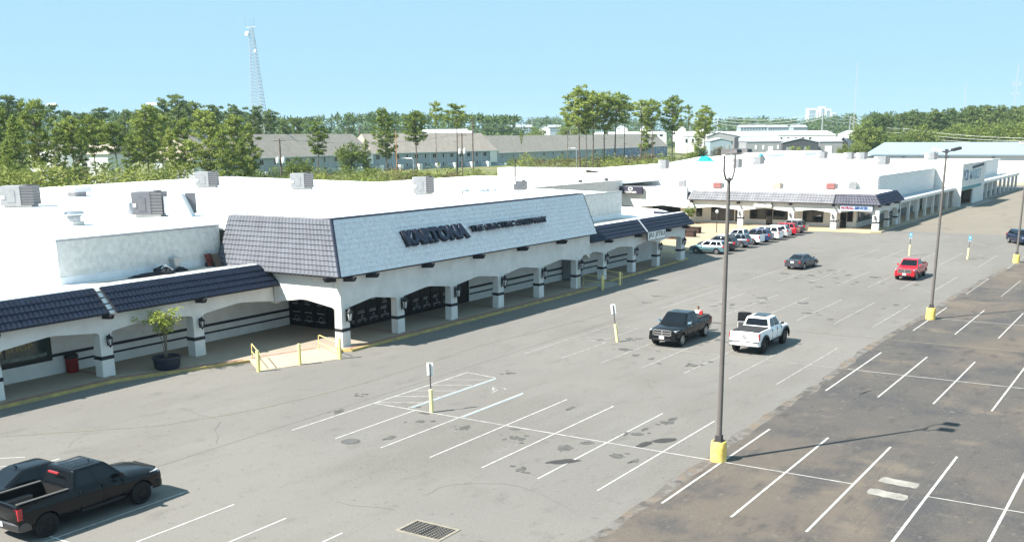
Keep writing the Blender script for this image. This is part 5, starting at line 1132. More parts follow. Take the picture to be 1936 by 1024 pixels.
for (x,y,s) in ((187,435,.1),(467,407,.12),(375,362,.15)):
    t=thing('pipe_vent',{187:'short white vent pipe left of centre on the store roof',467:'tiny vent pipe behind the tiled corner',375:'small dark vent stub by the back rooftop unit'}[x],'vent',onroof(x,y)); MB().lathe([(s,0),(s,.35),(s*1.3,.36),(s*1.3,.42),(.01,.45)],n=10).build('pipe',m_acl,t); MB().lathe([(s*2,0),(s*1.6,.06),(s,.07)],n=10).build('flashing',m_roof,t)
# plant on the far roofs
G2='air conditioning units on the far roofs'
far=[(1392,318,1.9,7,m_acl,'pale boxy unit right behind the forked lamp head'),(1432,311,2.6,7,m_acl,'wide louvred unit right of the forked lamp head'),(1554,300,2.4,7,m_acl,'louvred unit alone on the far roof edge before the grey sheds'),(1605,302,2.2,7,m_acl,'low pale unit left of a pair by the blue metal roof'),(1629,302,2.3,7,m_acl,'louvred unit right of the pair by the blue metal roof'),(1667,312,2.6,7,m_acl,'louvred unit in front of the white warehouse wall'),(1760,303,2.4,7,m_acl,'louvred unit just left of the middle lamp pole'),(1255,320,1.8,7,m_acl,'slim tall unit on the far left part of the far roof')]
for (x,y,s,z,mm,lab) in far: ac(onroof(x,y,z),s,s*.8,1.75,lab,group=G2,main=m_ac,rz=R(35))
m_redb=mat('faded_red_cabinet',(.25,.10,.09),.7,noise_amt=.3,noise_scale=2)
for (x,y,lab) in ((1357,356,'faded red cooling box left of the lamp pole on the front roof'),(1469,357,'pale rusty cooling box in the middle of the front roof'),(1571,358,'faded red cooling box right on the front roof')):
    p=atz(x,y,5.05); t=thing('cooling_box',lab,'air conditioner',(p.x,p.y,5.05),0,'cooling boxes on the front roof'); MB().box(-.65,.65,-.45,.45,.12,.9).build('cabinet',m_redb if x!=1469 else mat('rusty_pale_cabinet',(.50,.33,.25),.7,noise_amt=.4,noise_scale=3),t); MB().box(-.6,.6,-.4,.4,0,.12).build('base',m_plast,t); MB().box(.66,.95,-.35,.35,.1,.8).build('duct',m_coil,t)
for (x,y,lab) in ((1371,352,'grey condenser beside the left red cooling box'),(1586,354,'grey condenser behind the right red cooling box'),(1598,360,'white low unit right of the red cooling box'),(1612,358,'grey condenser right of the white low unit'),(1290,354,'grey condenser above the left end of the grey tiled eave')):
    p=atz(x,y,5.05); t=thing('condenser',lab,'air conditioner',(p.x,p.y,5.05),0,'condensers on the front roof'); MB().box(-.55,.55,-.45,.45,.1,1.15).build('cabinet',m_acl if x==1598 else m_ac,t)
    b=MB(); 
    for k in range(6): b.box(-.5,.5,-.47,-.455,.2+k*.15,.26+k*.15)
    b.build('louvre',m_coil,t); MB().lathe([(.36,1.15),(.36,1.2),(.02,1.22)],n=14).build('fan_guard',m_coil,t)
m_tarp=mat('turquoise_tarp',(.02,.42,.52),.5,col2=(.01,.30,.42),noise_scale=2)
p=onroof(1333,305,7); heap('tarp','turquoise tarp bundle on the far roof left of the forked lamp head','tarp',p,2.2,2.0,1.2,m_tarp,9); p=onroof(1438,303,7); heap('tarp','small turquoise tarp behind the wide louvred unit','tarp',p,1.2,1.2,1.6,m_tarp,12)
for (x,yt,yb,lab) in ((974,298,346,'thin dark mast at the left corner of the far roof'),(980,312,346,'pale short mast right of the thin dark one')):
    p=atz(x,yb,7.5); 
    pt=aty(x,yt,p.y); t=thing('roof_mast',lab,'mast',p); MB().tube([(0,0,0),(0,0,pt.z-p.z)],.09 if x<978 else .06,6).build('pole',m_poledk if x<978 else m_acl,t); MB().box(-.2,.2,-.2,.2,0,.15).build('foot',m_acl,t)
for (x,y,lab) in ((1097,346,'small dark floodlight on the coping, left of the white corner'),(1146,343,'small dark floodlight at the end of the grey coping')):
    p=atz(x,y,6.5); t=thing('flood_light',lab,'light',p); MB().box(-.25,.25,-.2,.2,.1,.5).build('housing',m_poledk,t); MB().tube([(0,0,-.1),(0,0,.2)],.05,6).build('bracket',m_poledk,t)
# ================================================================ BACKGROUND: trees
m_pine=foliage_mat('pine_needles',(.10,.145,.034),(.22,.275,.062),(.37,.41,.115),.5)
m_pine2=foliage_mat('dark_pine_needles',(.072,.115,.045),(.14,.195,.068),(.24,.285,.105),.5)
m_shrub=foliage_mat('scrub_leaves',(.095,.13,.032),(.20,.24,.056),(.34,.355,.11),.35)
m_oak=foliage_mat('broadleaf_leaves',(.07,.11,.026),(.15,.20,.05),(.27,.30,.085),.5)
m_dry=foliage_mat('dry_reddish_foliage',(.07,.06,.03),(.14,.11,.055),(.22,.18,.09),.5)
m_bark=mat('pine_bark',(.16,.125,.10),.9,col2=(.085,.068,.056),noise_scale=3); m_barkpale=mat('pale_pine_bark',(.26,.23,.20),.9,noise_amt=.3,noise_scale=3)
def card(mb,p,a,b): mb.face([p-a-b*.35,p+a-b*.5,p+a*1.1+b*.4,p-a*.9+b*.5])
def clump(mb,c,r,n,s,rnd,flat=.7):
    for _ in range(n):
        d=Vector((rnd.gauss(0,1),rnd.gauss(0,1),rnd.gauss(0,1))); d.normalize(); p=c+Vector((d.x*r,d.y*r,d.z*r*flat))*rnd.random()**.45
        a=(d+Vector((rnd.gauss(0,.7),rnd.gauss(0,.7),rnd.gauss(0,.5)+.25))).normalized(); b=a.cross(Vector((rnd.gauss(0,1),rnd.gauss(0,1),rnd.gauss(0,1)))).normalized()
        k=s*rnd.uniform(.6,1.25); card(mb,p,a*k,b*k*.55)
def pine_variant(seed,t0,rmax,nb,shape,trunkr=.21,ncard=46,cs=.30,leanx=0):
    """crown and trunk meshes of a 20 m pine: open whorls of upswept limbs ending in needle pads"""
    rnd=random.Random(seed); H=20.; cr=MB(); tk=MB(); 
    bend=[Vector((leanx*q*q+.25*math.sin(q*3+seed),.25*math.cos(q*2.3+seed),H*q)) for q in (0,.2,.4,.6,.8,.97)]
    tk.tube(bend,trunkr,7,r2=.05)
    def axis(t):
        q=t*5; i=min(4,int(q)); return bend[i].lerp(bend[i+1],q-i) if t<1 else bend[5]
    for k in range(nb):
        t=t0+(1-t0)*(k+rnd.random()*.9)/nb; u=(t-t0)/(1-t0)
        if shape=='round': rr=rmax*math.sin(PI*min(.97,.16+.80*u))**.8
        elif shape=='cone': rr=rmax*(1-u)**.8*(.5+.5*min(1,u*6))+.35
        elif shape=='flat': rr=rmax*(.35+.65*u)*(1 if u<.8 else .55)
        else: rr=rmax*(.45+.55*abs(math.sin(u*7+seed)))*(1-.45*u)
        az=k*2.399+rnd.uniform(-.7,.7); L=rr*rnd.choice([.45,.75,.95,1.15]); p=axis(t*.97); dr=Vector((math.cos(az),math.sin(az),0)); up_=rnd.uniform(.15,.6)*L
        e=p+dr*L+Vector((0,0,up_)); mid=p.lerp(e,.5)+Vector((0,0,-.12*L))
        if L>.6: tk.tube([p,mid,e],.075,4,r2=.02,cap=False)
        for q in range(1+int(L>1.4)+int(L>2.4)):
            w=1-q*.30; c=mid.lerp(e,max(0,2*w-1)) if w>.5 else p.lerp(mid,w*2)
            c=c+Vector((rnd.gauss(0,.35),rnd.gauss(0,.35),rnd.gauss(0,.15)+.12)); clump(cr,c,rnd.uniform(.55,1.0),int(ncard*rnd.uniform(.7,1.2)),cs,rnd,.42)
    clump(cr,axis(1.)+Vector((0,0,-.1)),.55,ncard,cs,rnd,1.1)
    return cr,tk
def dead_stub(tk,rnd,t0): 
    for k in range(6):
        z=20*rnd.uniform(.25,t0); a=rnd.uniform(0,6.28); L=rnd.uniform(.5,1.4); tk.tube([(0,0,z),(math.cos(a)*L,math.sin(a)*L,z+.1)],.04,4,r2=.015)
VAR=[]
for (sd_,t0,rm,nb,sh,lx_) in ((1,.55,3.3,38,'round',.2),(2,.36,3.9,50,'round',-.3),(3,.66,3.0,26,'round',.5),(4,.22,3.3,60,'cone',0),(5,.72,2.9,16,'flat',-.6),(6,.50,4.2,40,'flat',.3),(7,.40,3.3,40,'odd',.2)):
    cr,tk=pine_variant(sd_,t0,rm,nb,sh,leanx=lx_); dead_stub(tk,random.Random(sd_),t0)
    VAR.append((cr.mesh('crown',m_pine),tk.mesh('trunk',m_bark)))
VAR2=[(c.copy(),t) for c,t in VAR]
for c,_ in VAR2: c.materials[0]=m_pine2
def broad_variant(seed,m,nb=46):
    rnd=random.Random(seed); cr=MB(); tk=MB(); tk.tube([(0,0,0),(.1,0,3),(.3,.2,6)],.22,6,r2=.1)
    for k in range(nb):
        d=Vector((rnd.gauss(0,1),rnd.gauss(0,1),rnd.gauss(0,.8))).normalized(); c=Vector((0,0,6.0))+Vector((d.x*3.2,d.y*3.2,d.z*3.4))*rnd.uniform(.4,1)
        clump(cr,c,rnd.uniform(.8,1.3),60,.24,rnd,.8)
        if k%5==0: tk.tube([(.3,.2,5),c],.06,4,r2=.02)
    return cr.mesh('crown',m),tk.mesh('trunk',m_bark)
BRO=[broad_variant(11,m_oak),broad_variant(12,m_oak),broad_variant(13,m_dry)]
def shrub_variant(seed,m):
    rnd=random.Random(seed); cr=MB(); st_=MB()
    for k in range(13):
        d=Vector((rnd.gauss(0,1),rnd.gauss(0,1),0))*.75; z=rnd.uniform(.5,2.6); clump(cr,Vector((d.x,d.y,z)),rnd.uniform(.45,.85),95,.08,rnd,.9)
        st_.tube([(d.x*.2,d.y*.2,0),(d.x,d.y,z)],.03,4,r2=.01)
    return cr.mesh('crown',m),st_.mesh('stem',m_bark)
SHR=[shrub_variant(21,m_shrub),shrub_variant(22,m_shrub),shrub_variant(23,m_oak),shrub_variant(24,m_shrub),shrub_variant(25,m_dry)]
_trn=random.Random(99)
def plant(name,cat,label,px,ytop,D,var,group,Href,wk=1.,sink=0.,crown='crown',trunk='trunk'):
    top=atd(px,ytop,D); gz=terr(top.x,top.y)-sink; h=max(1.2,top.z-gz); k=h/Href
    t=thing(name,label,cat,(top.x,top.y,gz),_trn.uniform(0,6.28),group); t.scale=(k*wk,k*wk,k)
    obj_from(var[0],crown,t); obj_from(var[1],trunk,t); return t
ORD=['first','second','third','fourth','fifth','sixth','seventh','eighth','ninth','tenth','eleventh','twelfth','thirteenth','fourteenth','fifteenth','sixteenth','seventeenth','eighteenth','nineteenth','twentieth']
ORD+=['twenty-'+o for o in ORD[:9]]+['thirtieth']+['thirty-'+o for o in ORD[:9]]+['fortieth']+['forty-'+o for o in ORD[:9]]+['fiftieth']
SH=['high crowned','bushy round','tall thin','full conical','sparse flat topped','broad flat topped','ragged']
def stand(items,where,group,dark=False,name='pine_tree',cat='pine tree',kind='pine'):
    """items: (px, ytop, D, variant, width)"""
    cnt={}
    for (px,yt,D,v,wk) in sorted(items):
        key=SH[v]; cnt[key]=cnt.get(key,0)+1
        plant(name,cat,'%s from the left of the %s %ss %s'%(ORD[cnt[key]-1],key,kind,where),px,yt,D,(VAR2 if dark else VAR)[v],group,20.,wk)
# -- left pines close behind the store roof
L1=[(62,187,178,1,.95),(20,215,165,3,.9),(128,218,186,0,.95),(172,216,190,0,.9),(212,229,182,2,1.1),(268,196,200,1,1.05),(300,214,215,6,1.),(345,222,196,1,.9),(392,206,190,1,1.08),(436,215,196,6,1.05),(470,232,205,1,.8),(108,236,176,6,.9),(-20,200,170,1,1.),(240,250,180,3,.8),(8,262,158,3,.9),(455,262,188,3,.9),(150,246,178,3,.7),(320,240,190,3,.8),(415,240,184,6,.8)]
stand(L1,'behind the store roof','pines behind the store roof')
L2=[(15,180,260,5,1.),(95,196,255,4,1.),(190,203,300,5,.9),(232,206,310,1,.8),(330,178,265,5,1.),(360,190,280,2,1.),(405,198,300,5,.9),(440,196,310,0,.9),(480,200,300,5,.8),(510,206,315,2,1.),(35,196,270,2,1.),(130,208,290,1,.8),(160,212,300,2,.9),(285,200,290,0,1.),(310,188,285,6,.9),(540,226,330,1,.9),(560,222,350,5,.8),(255,206,300,6,1.)]
stand(L2,'in the darker back row','darker pines beyond',True)
# -- single pines before the townhouses
single=[(597,229,236,5,1.05,'broad pine standing alone before the left townhouse row'),(728,203,250,1,.85,'tall bushy pine before the white gable of the townhouses'),(783,208,262,0,1.0,'high crowned pine right of the tall bushy one before the townhouses'),(690,262,246,3,.7,'small pine at the foot of the tall bushy pine'),(822,190,258,4,.62,'very thin nearly bare pine before the middle townhouse row'),(862,195,264,4,1.25,'sparse wide topped pine beside the transformer pole'),(1095,160,292,0,.95,'tallest pine, left in the clump before the right townhouse row'),(1122,170,290,2,1.,'second tall pine of the clump before the right townhouses'),(1142,172,296,0,.85,'middle pine of the clump before the right townhouses'),(1166,173,292,2,1.1,'right hand tall pine of the clump before the right townhouses'),(1108,206,300,2,.9,'shorter pine low inside the tall clump'),(1180,190,300,4,1.,'leaning thin pine at the right flank of the tall clump'),(1215,188,310,4,1.1,'thin pine left of the pair near the right townhouse end'),(1234,186,315,2,.95,'slim crowned pine left in the pair near the right townhouse end'),(1272,179,318,0,.85,'fuller pine right in the pair near the right townhouse end'),(1222,206,322,6,.8,'short ragged pine beneath the right hand pair'),(1303,197,330,4,.5,'wispy bare topped pine left of the tan shed'),(1334,198,335,0,.9,'pine standing before the tan gabled shed'),(1322,222,340,6,.8,'low ragged pine left of the tan gabled shed'),(1075,200,305,4,.9,'thin leaning pine left of the tall clump'),(985,250,330,4,.4,'thin bare trunked pine before the right townhouse row')]
for (px,yt,D,v,wk,lab) in single: plant('pine_tree','pine tree',lab,px,yt,D,VAR[v],'pines before the townhouses',20.,wk)
# -- right wood behind the warehouse
rr=random.Random(12); Rw=[]
prof=[(1640,214),(1700,208),(1760,204),(1800,202),(1850,198),(1900,192),(1960,190)]
def pf(p,x):
    for (a,ya),(b,yb) in zip(p,p[1:]):
        if a<=x<=b: return ya+(yb-ya)*(x-a)/(b-a)
    return p[-1][1] if x>p[-1][0] else p[0][1]
for k in range(34):
    x=1640+k*9.7+rr.uniform(-4,4); Rw.append((x,pf(prof,x)+abs(rr.gauss(0,7)),rr.uniform(430,520),rr.choice([0,1,1,3,5,6]),rr.uniform(.8,1.05)))
stand(Rw,'in the warehouse wood','trees behind the warehouse',True)
c=0
for k in range(22):
    x=1650+k*14+rr.uniform(-5,5); y=pf(prof,x)+rr.uniform(22,44); v=rr.choice([0,1,0,1,2]) if k in(3,4,5,9,12) else rr.choice([0,1]); c+=1
    plant('broadleaf_tree','tree','%s from the left of the round trees fronting the warehouse wood'%ORD[c-1],x,y,rr.uniform(385,425),BRO[v],'round trees before the wood',10.,rr.uniform(.9,1.25))
for (x,y,D,v,lab) in ((1640,222,400,1,'tall dark tree beside the blue roofed warehouse corner'),(1628,262,380,0,'round bush tree left of the warehouse roof'),(1600,270,385,1,'low round tree before the dark shed side'),(1320,272,330,0,'low tree right of the last townhouse'),(1360,275,335,2,'dry bush tree before the blue gabled shed'),(660,262,246,0,'low round tree hidden behind the tall pine'),(560,290,215,0,'low round tree under the left townhouse eave'),(1010,235,470,0,'lone green tree behind the right townhouse ridge'),(1075,225,520,1,'dark tree between the far white gabled houses')):
    plant('broadleaf_tree','tree',lab,x,y,D,BRO[v],None,10.,1.1)
# -- scrub belt behind the roofs
rs=random.Random(31); c=0; bl=[]
for k in range(74):
    x=-10+k*13.2+rs.uniform(-6,6)
    if x<480: yt,D=rs.uniform(296,330),rs.uniform(140,172)
    elif x<965: yt,D=rs.uniform(313,330),rs.uniform(160,225)
    else: yt,D=rs.uniform(296,312),rs.uniform(240,300)
    bl.append((x,yt,D))
for k in range(26):
    x=965+k*13+rs.uniform(-5,5); bl.append((x,rs.uniform(286,300)-max(0,(x-1150)*.03),rs.uniform(265,330)))
for k in range(10): bl.append((430+k*52+rs.uniform(-8,8),rs.uniform(304,316),rs.uniform(215,245)))
zone=[(-99,240,'behind the left end of the store roof'),(240,480,'under the left pines behind the store roof'),(480,720,'before the left townhouse row'),(720,960,'before the middle townhouse row'),(960,1150,'before the right townhouse row'),(1150,2000,'behind the far white roof')]
cn={}
for (x,yt,D) in sorted(bl):
    p=atd(x,250,D)
    if (p.x>-93 and 60<p.y<322) or (p.x>-104 and p.y<=92): continue
    z=[q for a,b,q in zone if a<=x<b][0]; cn[z]=cn.get(z,0)+1
    plant('shrub','bush','%s shrub from the left %s'%(ORD[min(49,cn[z]-1)],z),x,yt,D,SHR[rs.choice([0,1,2,3,0,1,3,4])],'scrub shrubs',3.1,rs.uniform(1.1,2.0),crown='leaves',trunk='stem')
# understorey mass and far wood: nobody could count these
def mass(name,label,cat,pts,m,n,s):
    rnd=random.Random(5); mb=MB()
    for (c,r,fl) in pts: clump(mb,c,r,n,s,rnd,fl)
    o=mb.build(name,m); tag(o,label,cat,None,'stuff'); return o
pts=[]
for k in range(520):
    x=rs.uniform(-40,1330); D=(rs.uniform(135,215) if x<480 else rs.uniform(160,255) if x<960 else rs.uniform(235,335)); p=atd(x,250,D); g=terr(p.x,p.y); 
    if p.x>-88 and p.y<318: continue
    if p.x>-104 and p.y<90: continue
    pts.append((Vector((p.x,p.y,g+rs.uniform(.3,1.7))),rs.uniform(1.1,2.2),.6))
mass('undergrowth','low tangled green undergrowth covering the ground behind the white roofs','undergrowth',pts,m_shrub,90,.19)
far_prof=[(-60,210),(60,205),(150,214),(260,210),(330,204),(420,210),(500,216),(560,223),(640,214),(700,212),(780,214),(860,214),(940,216),(1020,219),(1100,222),(1200,223),(1300,225),(1380,220),(1450,222),(1530,222),(1600,214),(1660,212),(1760,212),(1960,205)]
pts=[]
for k in range(760):
    x=rs.uniform(-60,1960); D=rs.choice([rs.uniform(520,640),rs.uniform(640,820),rs.uniform(820,1050)])
    if 980<x<1640: D=rs.uniform(900,1250)
    yt=pf(far_prof,x)+abs(rs.gauss(0,6))-(3 if rs.random()<.1 else 0); top=atd(x,yt,D); g=terr(top.x,top.y); h=top.z-g
    w_=rs.uniform(2.6,4.2)*D/700
    pts.append((Vector((top.x,top.y,top.z-w_*.75)),w_,.75))
    for q in (.62,.42,.22,.06): pts.append((Vector((top.x+rs.gauss(0,3),top.y+rs.gauss(0,3),g+h*q)),w_*1.25,1.1))
mass('far_wood','long dark green wood along the horizon behind the roofs','wood',pts,m_pine2,44,1.25)

# ================================================================ TOWNHOUSES
m_shingle=mat('brown_grey_shingles',(.41,.35,.295),.9,col2=(.31,.265,.225),noise_scale=.6,detail=9); m_whitesid=mat('white_siding',(.78,.78,.76),.7); m_wintrim=mat('white_window_trim',(.72,.74,.75),.6); m_fence=mat('white_vinyl_fence',(.75,.77,.8),.6)
def townrow(label,a,b,bz,colr,nb,H=5.6,RH=6.3,dep=12.5,gable=True,group='townhouse rows',two=None):
    A=atd(a[0],250,a[1]); B=atd(b[0],250,b[1]); A.z=B.z=0; s=(B-A); L=s.length; s.normalize(); inn=Vector((-s.y,s.x,0))
    t=thing('townhouse_row',label,'townhouses',(A.x,A.y,bz),math.atan2(s.y,s.x),group)
    mw=mat('siding_'+str(a[0]),colr,.8,noise_amt=.1,noise_scale=.3)
    MB().box(0,L,0,dep,-2.5,H).build('wall',mw,t)
    if two: MB().box(L*two[0],L,-.06,0,-2.5,H).build('siding_section',mat('siding_b'+str(a[0]),two[1],.8,noise_amt=.1,noise_scale=.3),t)
    r=MB(); ov=.5; r.add([(-ov,-ov,H-.1),(L+ov,-ov,H-.1),(L+ov,dep+ov,H-.1),(-ov,dep+ov,H-.1),(-ov+1.8,dep/2,H+RH),(L+ov-1.8,dep/2,H+RH)],[(0,1,5,4),(1,2,5),(2,3,4,5),(3,0,4),(0,3,2,1)]); r.build('roof',m_shingle,t)
    MB().box(-.5,L+.5,-ov-.06,-ov,H-.22,H+.02).build('gutter',m_wintrim,t)
    bw=L/nb; w_=[]
    for k in range(nb):
        c=(k+.5)*bw; dbl=k%2==0; ww=.95 if dbl else .5
        f=MB().box(c-ww,c+ww,-.13,-.061,H-2.15,H-.45).build('window',m_wintrim,t); g=MB()
        if dbl: g.box(c-ww+.1,c-.05,-.15,-.131,H-2.03,H-.57); g.box(c+.05,c+ww-.1,-.15,-.131,H-2.03,H-.57)
        else: g.box(c-ww+.1,c+ww-.1,-.15,-.131,H-2.03,H-.57)
        g.build('pane',m_glass,f)
        f=MB().box(c-.55,c+.55,-.13,-.061,.2 if dbl else .9,2.3).build('door' if dbl else 'window',m_wintrim,t); MB().box(c-.42,c+.42,-.15,-.131,.3 if dbl else 1.0,2.2).build('pane',m_glass,f)
    for k in range(0,nb+1,2): MB().box(k*bw-.08,k*bw+.08,-.2,-.062,-1,H-.2).build('downpipe',m_wintrim,t)
    for k in range(0,nb,2): MB().box(k*bw+.1,k*bw+.2,-3.5,-.1,-1.5,1.85).box(k*bw+.2,k*bw+1.6,-3.5,-3.4,-1.5,1.85).build('privacy_screen',m_fence,t)
    return t,L,dep,H
q=[townrow('grey green two storey townhouse row with brown roof behind the left pines',(360,258),(702,335),2.9,(.38,.415,.42),14),
townrow('blue two storey townhouse row with brown roof in the middle',(702.5,335.5),(938,384),2.95,(.35,.405,.44),14),
townrow('long townhouse row, grey left half and blue right half, behind the tall pine clump',(938.5,384.5),(1262,572),2.0,(.37,.41,.42),22,two=(.55,(.20,.27,.40)))]
for (t,L,dep,H) in q[:2]:
    MB().box(L-4.2,L-.3,-.4,-.16,1.3,H-.25).build('white_bay',m_whitesid,t)
t,L,dep,H=q[0]; MB().box(L*.88,L*.93,2.2,3.8,H+1.9,H+2.9).build('dormer',m_shingle,t)
# white buildings glimpsed through the left pines
def shed(name,label,x0,x1,ybase,yeave,yridge,D,dep,mw,mr,gable=False,group=None,cat='shed',extras=(),apexx=.5):
    """building square-on to the lens axis; gable=True shows the gable end, else the eave side"""
    A=atd(x0,ybase,D); B=atd(x1,ybase,D); E=atd(x0,yeave,D); Rg=atd((x0+x1)/2,yridge,D); s=(B-A); s.z=0; L=s.length; g=A.z-3
    t=thing(name,label,cat,(A.x,A.y,A.z),math.atan2(s.y,s.x),group); h=max(.5,E.z-A.z); rh=max(.3,Rg.z-E.z)
    MB().box(0,L,0,dep,-4,h).build('wall',mw,t); o=.25
    r=MB()
    if gable:
        m_=L*apexx
        MB().prism([(0,0,h),(L,0,h),(m_,0,h+rh-.1)],(0,dep,0)).build('gable_wall',mw,t)
        r.hexa([(-o,-o,h-.05),(m_,-o,h+rh-.02),(m_,dep+o,h+rh-.02),(-o,dep+o,h-.05)],[(-o,-o,h+.15),(m_,-o,h+rh+.2),(m_,dep+o,h+rh+.2),(-o,dep+o,h+.15)]); r.hexa([(m_,-o,h+rh-.02),(L+o,-o,h-.05),(L+o,dep+o,h-.05),(m_,dep+o,h+rh-.02)],[(m_,-o,h+rh+.2),(L+o,-o,h+.15),(L+o,dep+o,h+.15),(m_,dep+o,h+rh+.2)])
    else:
        r.add([(-o,-o,h),(L+o,-o,h),(L+o,dep+o,h),(-o,dep+o,h),(-o,dep/2,h+rh),(L+o,dep/2,h+rh)],[(0,1,5,4),(2,3,4,5),(1,2,5),(3,0,4),(0,3,2,1)])
    r.build('roof',mr,t)
    for (nm,u0,u1,z0,z1,mm) in extras: MB().box(L*u0,L*u1,-.12,-.003,h*z0,h*z1).build(nm,mm,t)
    return t
m_wroof=mat('white_metal_roof',(.62,.63,.63),.5,noise_amt=.06,noise_scale=.2); m_bluroof=mat('pale_blue_metal_roof',(.25,.31,.355),.5,noise_amt=.06,noise_scale=.1); m_greyw=mat('grey_metal_wall',(.30,.31,.32),.6,noise_amt=.1,noise_scale=.2); m_dkw=mat('dark_grey_metal_wall',(.085,.09,.10),.6,noise_amt=.15,noise_scale=.2); m_tanw=mat('tan_grey_wall',(.36,.36,.34),.7); m_bluw=mat('blue_grey_wall',(.28,.35,.40),.7); m_whitew=mat('bright_white_wall',(.80,.80,.78),.7); m_lgr=mat('light_grey_metal_roof',(.34,.37,.40),.5)
X_=('opening',.3,.5,.1,.55,m_dkw)
for a in (('white_house','white walled house glimpsed left through the pine trunks',58,105,318,288,270,215,14,m_whitew,m_shingle,True,None,'house'),('white_house','white walled house glimpsed between pine trunks, right of the first',150,206,322,292,272,208,14,m_whitew,m_shingle,False,None,'house'),('white_house','low white sided house behind the pines near the transformer pole',372,398,312,292,284,220,10,m_whitew,m_shingle,False,None,'house')): shed(*a)
win=lambda n,z0=.35,z1=.75:[('window',(k+.3)/n,(k+.6)/n,z0,z1,m_glass) for k in range(n)]
shed('metal_shed','tan grey gabled shed with a dark stripe panel',1336,1396,290,258,250,470,18,m_tanw,m_wroof,True,None,'shed',[('panel',.86,.99,0,.95,m_dkw),('window',.72,.79,.55,.75,m_glass),('window',.5,.57,.6,.75,m_glass)],.35)
shed('metal_shed','blue grey shed with a low curved looking gable',1342,1382,292,267,262,452,14,m_bluw,m_wroof,True,None,'shed',[('door',.8,.9,0,.7,m_tanw)])
shed('metal_shed','long grey shed with white doors and a pale roof',1410,1480,291,268,258,455,22,m_greyw,m_lgr,False,None,'shed',[('door',.60,.73,0,.6,m_whitew),('window',.24,.29,.35,.7,m_whitew),('window',.44,.49,.35,.7,m_whitew),('window',.84,.88,.35,.7,m_whitew)])
shed('metal_shed','dark fronted gabled shed with palms before it',1479,1547,291,270,262,452,18,m_dkw,m_lgr,True,None,'shed',[('door',.1,.25,0,.6,m_greyw),('window',.6,.66,.3,.6,m_bluw)])
shed('metal_shed','grey shed with a tall white door right of the dark fronted one',1548,1592,291,268,259,458,18,m_greyw,m_lgr,False,None,'shed',[('door',.25,.55,0,.65,m_whitew)])
shed('metal_shed','dark gabled shed end left of the tall dark tree',1583,1602,291,270,260,462,14,m_dkw,m_lgr,True,None,'shed',[X_])
shed('metal_shed','low dark blue shed beside the warehouse trees',1600,1622,284,262,258,500,12,mat('slate_blue_wall',(.12,.16,.22),.7),m_lgr,False,None,'shed',[X_])
shed('long_warehouse','long white roofed warehouse beyond the grey sheds',1345,1470,275,258,248,560,40,m_greyw,m_wroof,False,None,'warehouse',win(9))
shed('long_warehouse','white roofed warehouse right of the long one',1470,1580,272,256,247,600,40,m_whitew,m_wroof,False,None,'warehouse',win(8))
shed('long_warehouse','white flat roofed hall behind the middle townhouse row',788,893,262,252,244,520,30,m_whitew,m_wroof,False,None,'warehouse',win(6))
shed('long_warehouse','white hall at the right end of the townhouse row',1292,1340,276,258,248,600,30,m_whitew,m_wroof,False,None,'warehouse',win(4))
shed('long_warehouse','white warehouse strip behind the right townhouse ridge',1130,1260,262,254,249,640,30,m_whitew,m_wroof,False,None,'warehouse',win(7))
shed('small_hall','small white roofed hall beside the dark tall tree',1605,1640,262,254,247,560,20,m_whitew,m_lgr,True,None,'house',[X_])
for (x0,x1,D,lab) in ((1080,1096,640,'white gabled house peeping between the tall pine trunks'),(1168,1186,660,'white gabled house right of the tall pine clump'),(1020,1040,650,'white house left behind the right townhouse ridge'),(1325,1345,680,'white gabled house left of the far blue apartments'),(1278,1296,690,'cream gabled house behind the right hand pine pair'),(1215,1232,700,'small white gabled house between the two pine groups')): shed('far_house',lab,x0,x1,256,244,237,D,14,m_whitew,m_lgr,True,'far white houses','house',[('window',.35,.6,.3,.7,m_glass)])
for (x0,x1,D,lab) in ((1400,1450,760,'blue grey apartment row with dark windows far behind the sheds'),(1452,1490,770,'far grey apartment row in the middle distance'),(1500,1526,780,'short blue apartment block near the far utility pole'),(1036,1060,740,'blue grey apartment block behind the right townhouse ridge'),(955,1005,760,'pale apartment row beyond the townhouse ridge')): shed('apartment_row',lab,x0,x1,250,241,236,D,14,m_bluw,m_lgr,False,'far apartment rows','apartments',win(9,.15,.4)+win(9,.6,.85))
# far white high-rise
P=atd(1527,224,2600); t=thing('high_rise','white stepped high-rise far off on the horizon','tower block',P,YAW)
for k,(a,b,z) in enumerate(((0,22,26),(22,30,20),(30,44,30),(44,58,24),(58,70,14))):
    MB().box(a,b,0,18,-40,z*.95).build('tower_section',m_whitew,t); MB().box(a+3,b-3,-.4,-.05,-5,z*.8).build('window_strip',m_bluw,t)

# ---- warehouse with a pale blue roof
m_white2=mat('white_ribbed_metal_wall',(.80,.80,.78),.7,noise_amt=.05,noise_scale=.4)
t=thing('warehouse','big white metal warehouse with a pale blue roof at far right','warehouse',(-48,287,0))
MB().box(0,110,0,26,-.5,7.35).build('wall',m_white2,t); r=MB(); r.add([(-1,-1,7.35),(111,-1,7.1),(111,27,7.1),(-1,27,7.35),(1.0,13,10.6),(111,13,10.3)],[(0,1,5,4),(2,3,4,5),(1,2,5),(3,0,4),(0,3,2,1)]); r.build('roof',m_bluroof,t)
MB().box(-1,111,-1.12,-1.0,6.95,7.3).build('gutter',mat('slate_gutter',(.17,.24,.29),.6),t)
b=MB(); 
for x in (10,22,34,46,58): b.box(x-.3,x+.3,-.5,0,6.2,6.7)
b.build('wall_light',m_metalcap,t)
t=thing('fence','long pale board fence below the warehouse wall','fence',(-30,280.5,0)); MB().box(0,70,-.08,.08,0,2.9).build('boards',mat('pale_grey_boards',(.55,.55,.53),.8,noise_amt=.2,noise_scale=2),t)
b=MB(); 
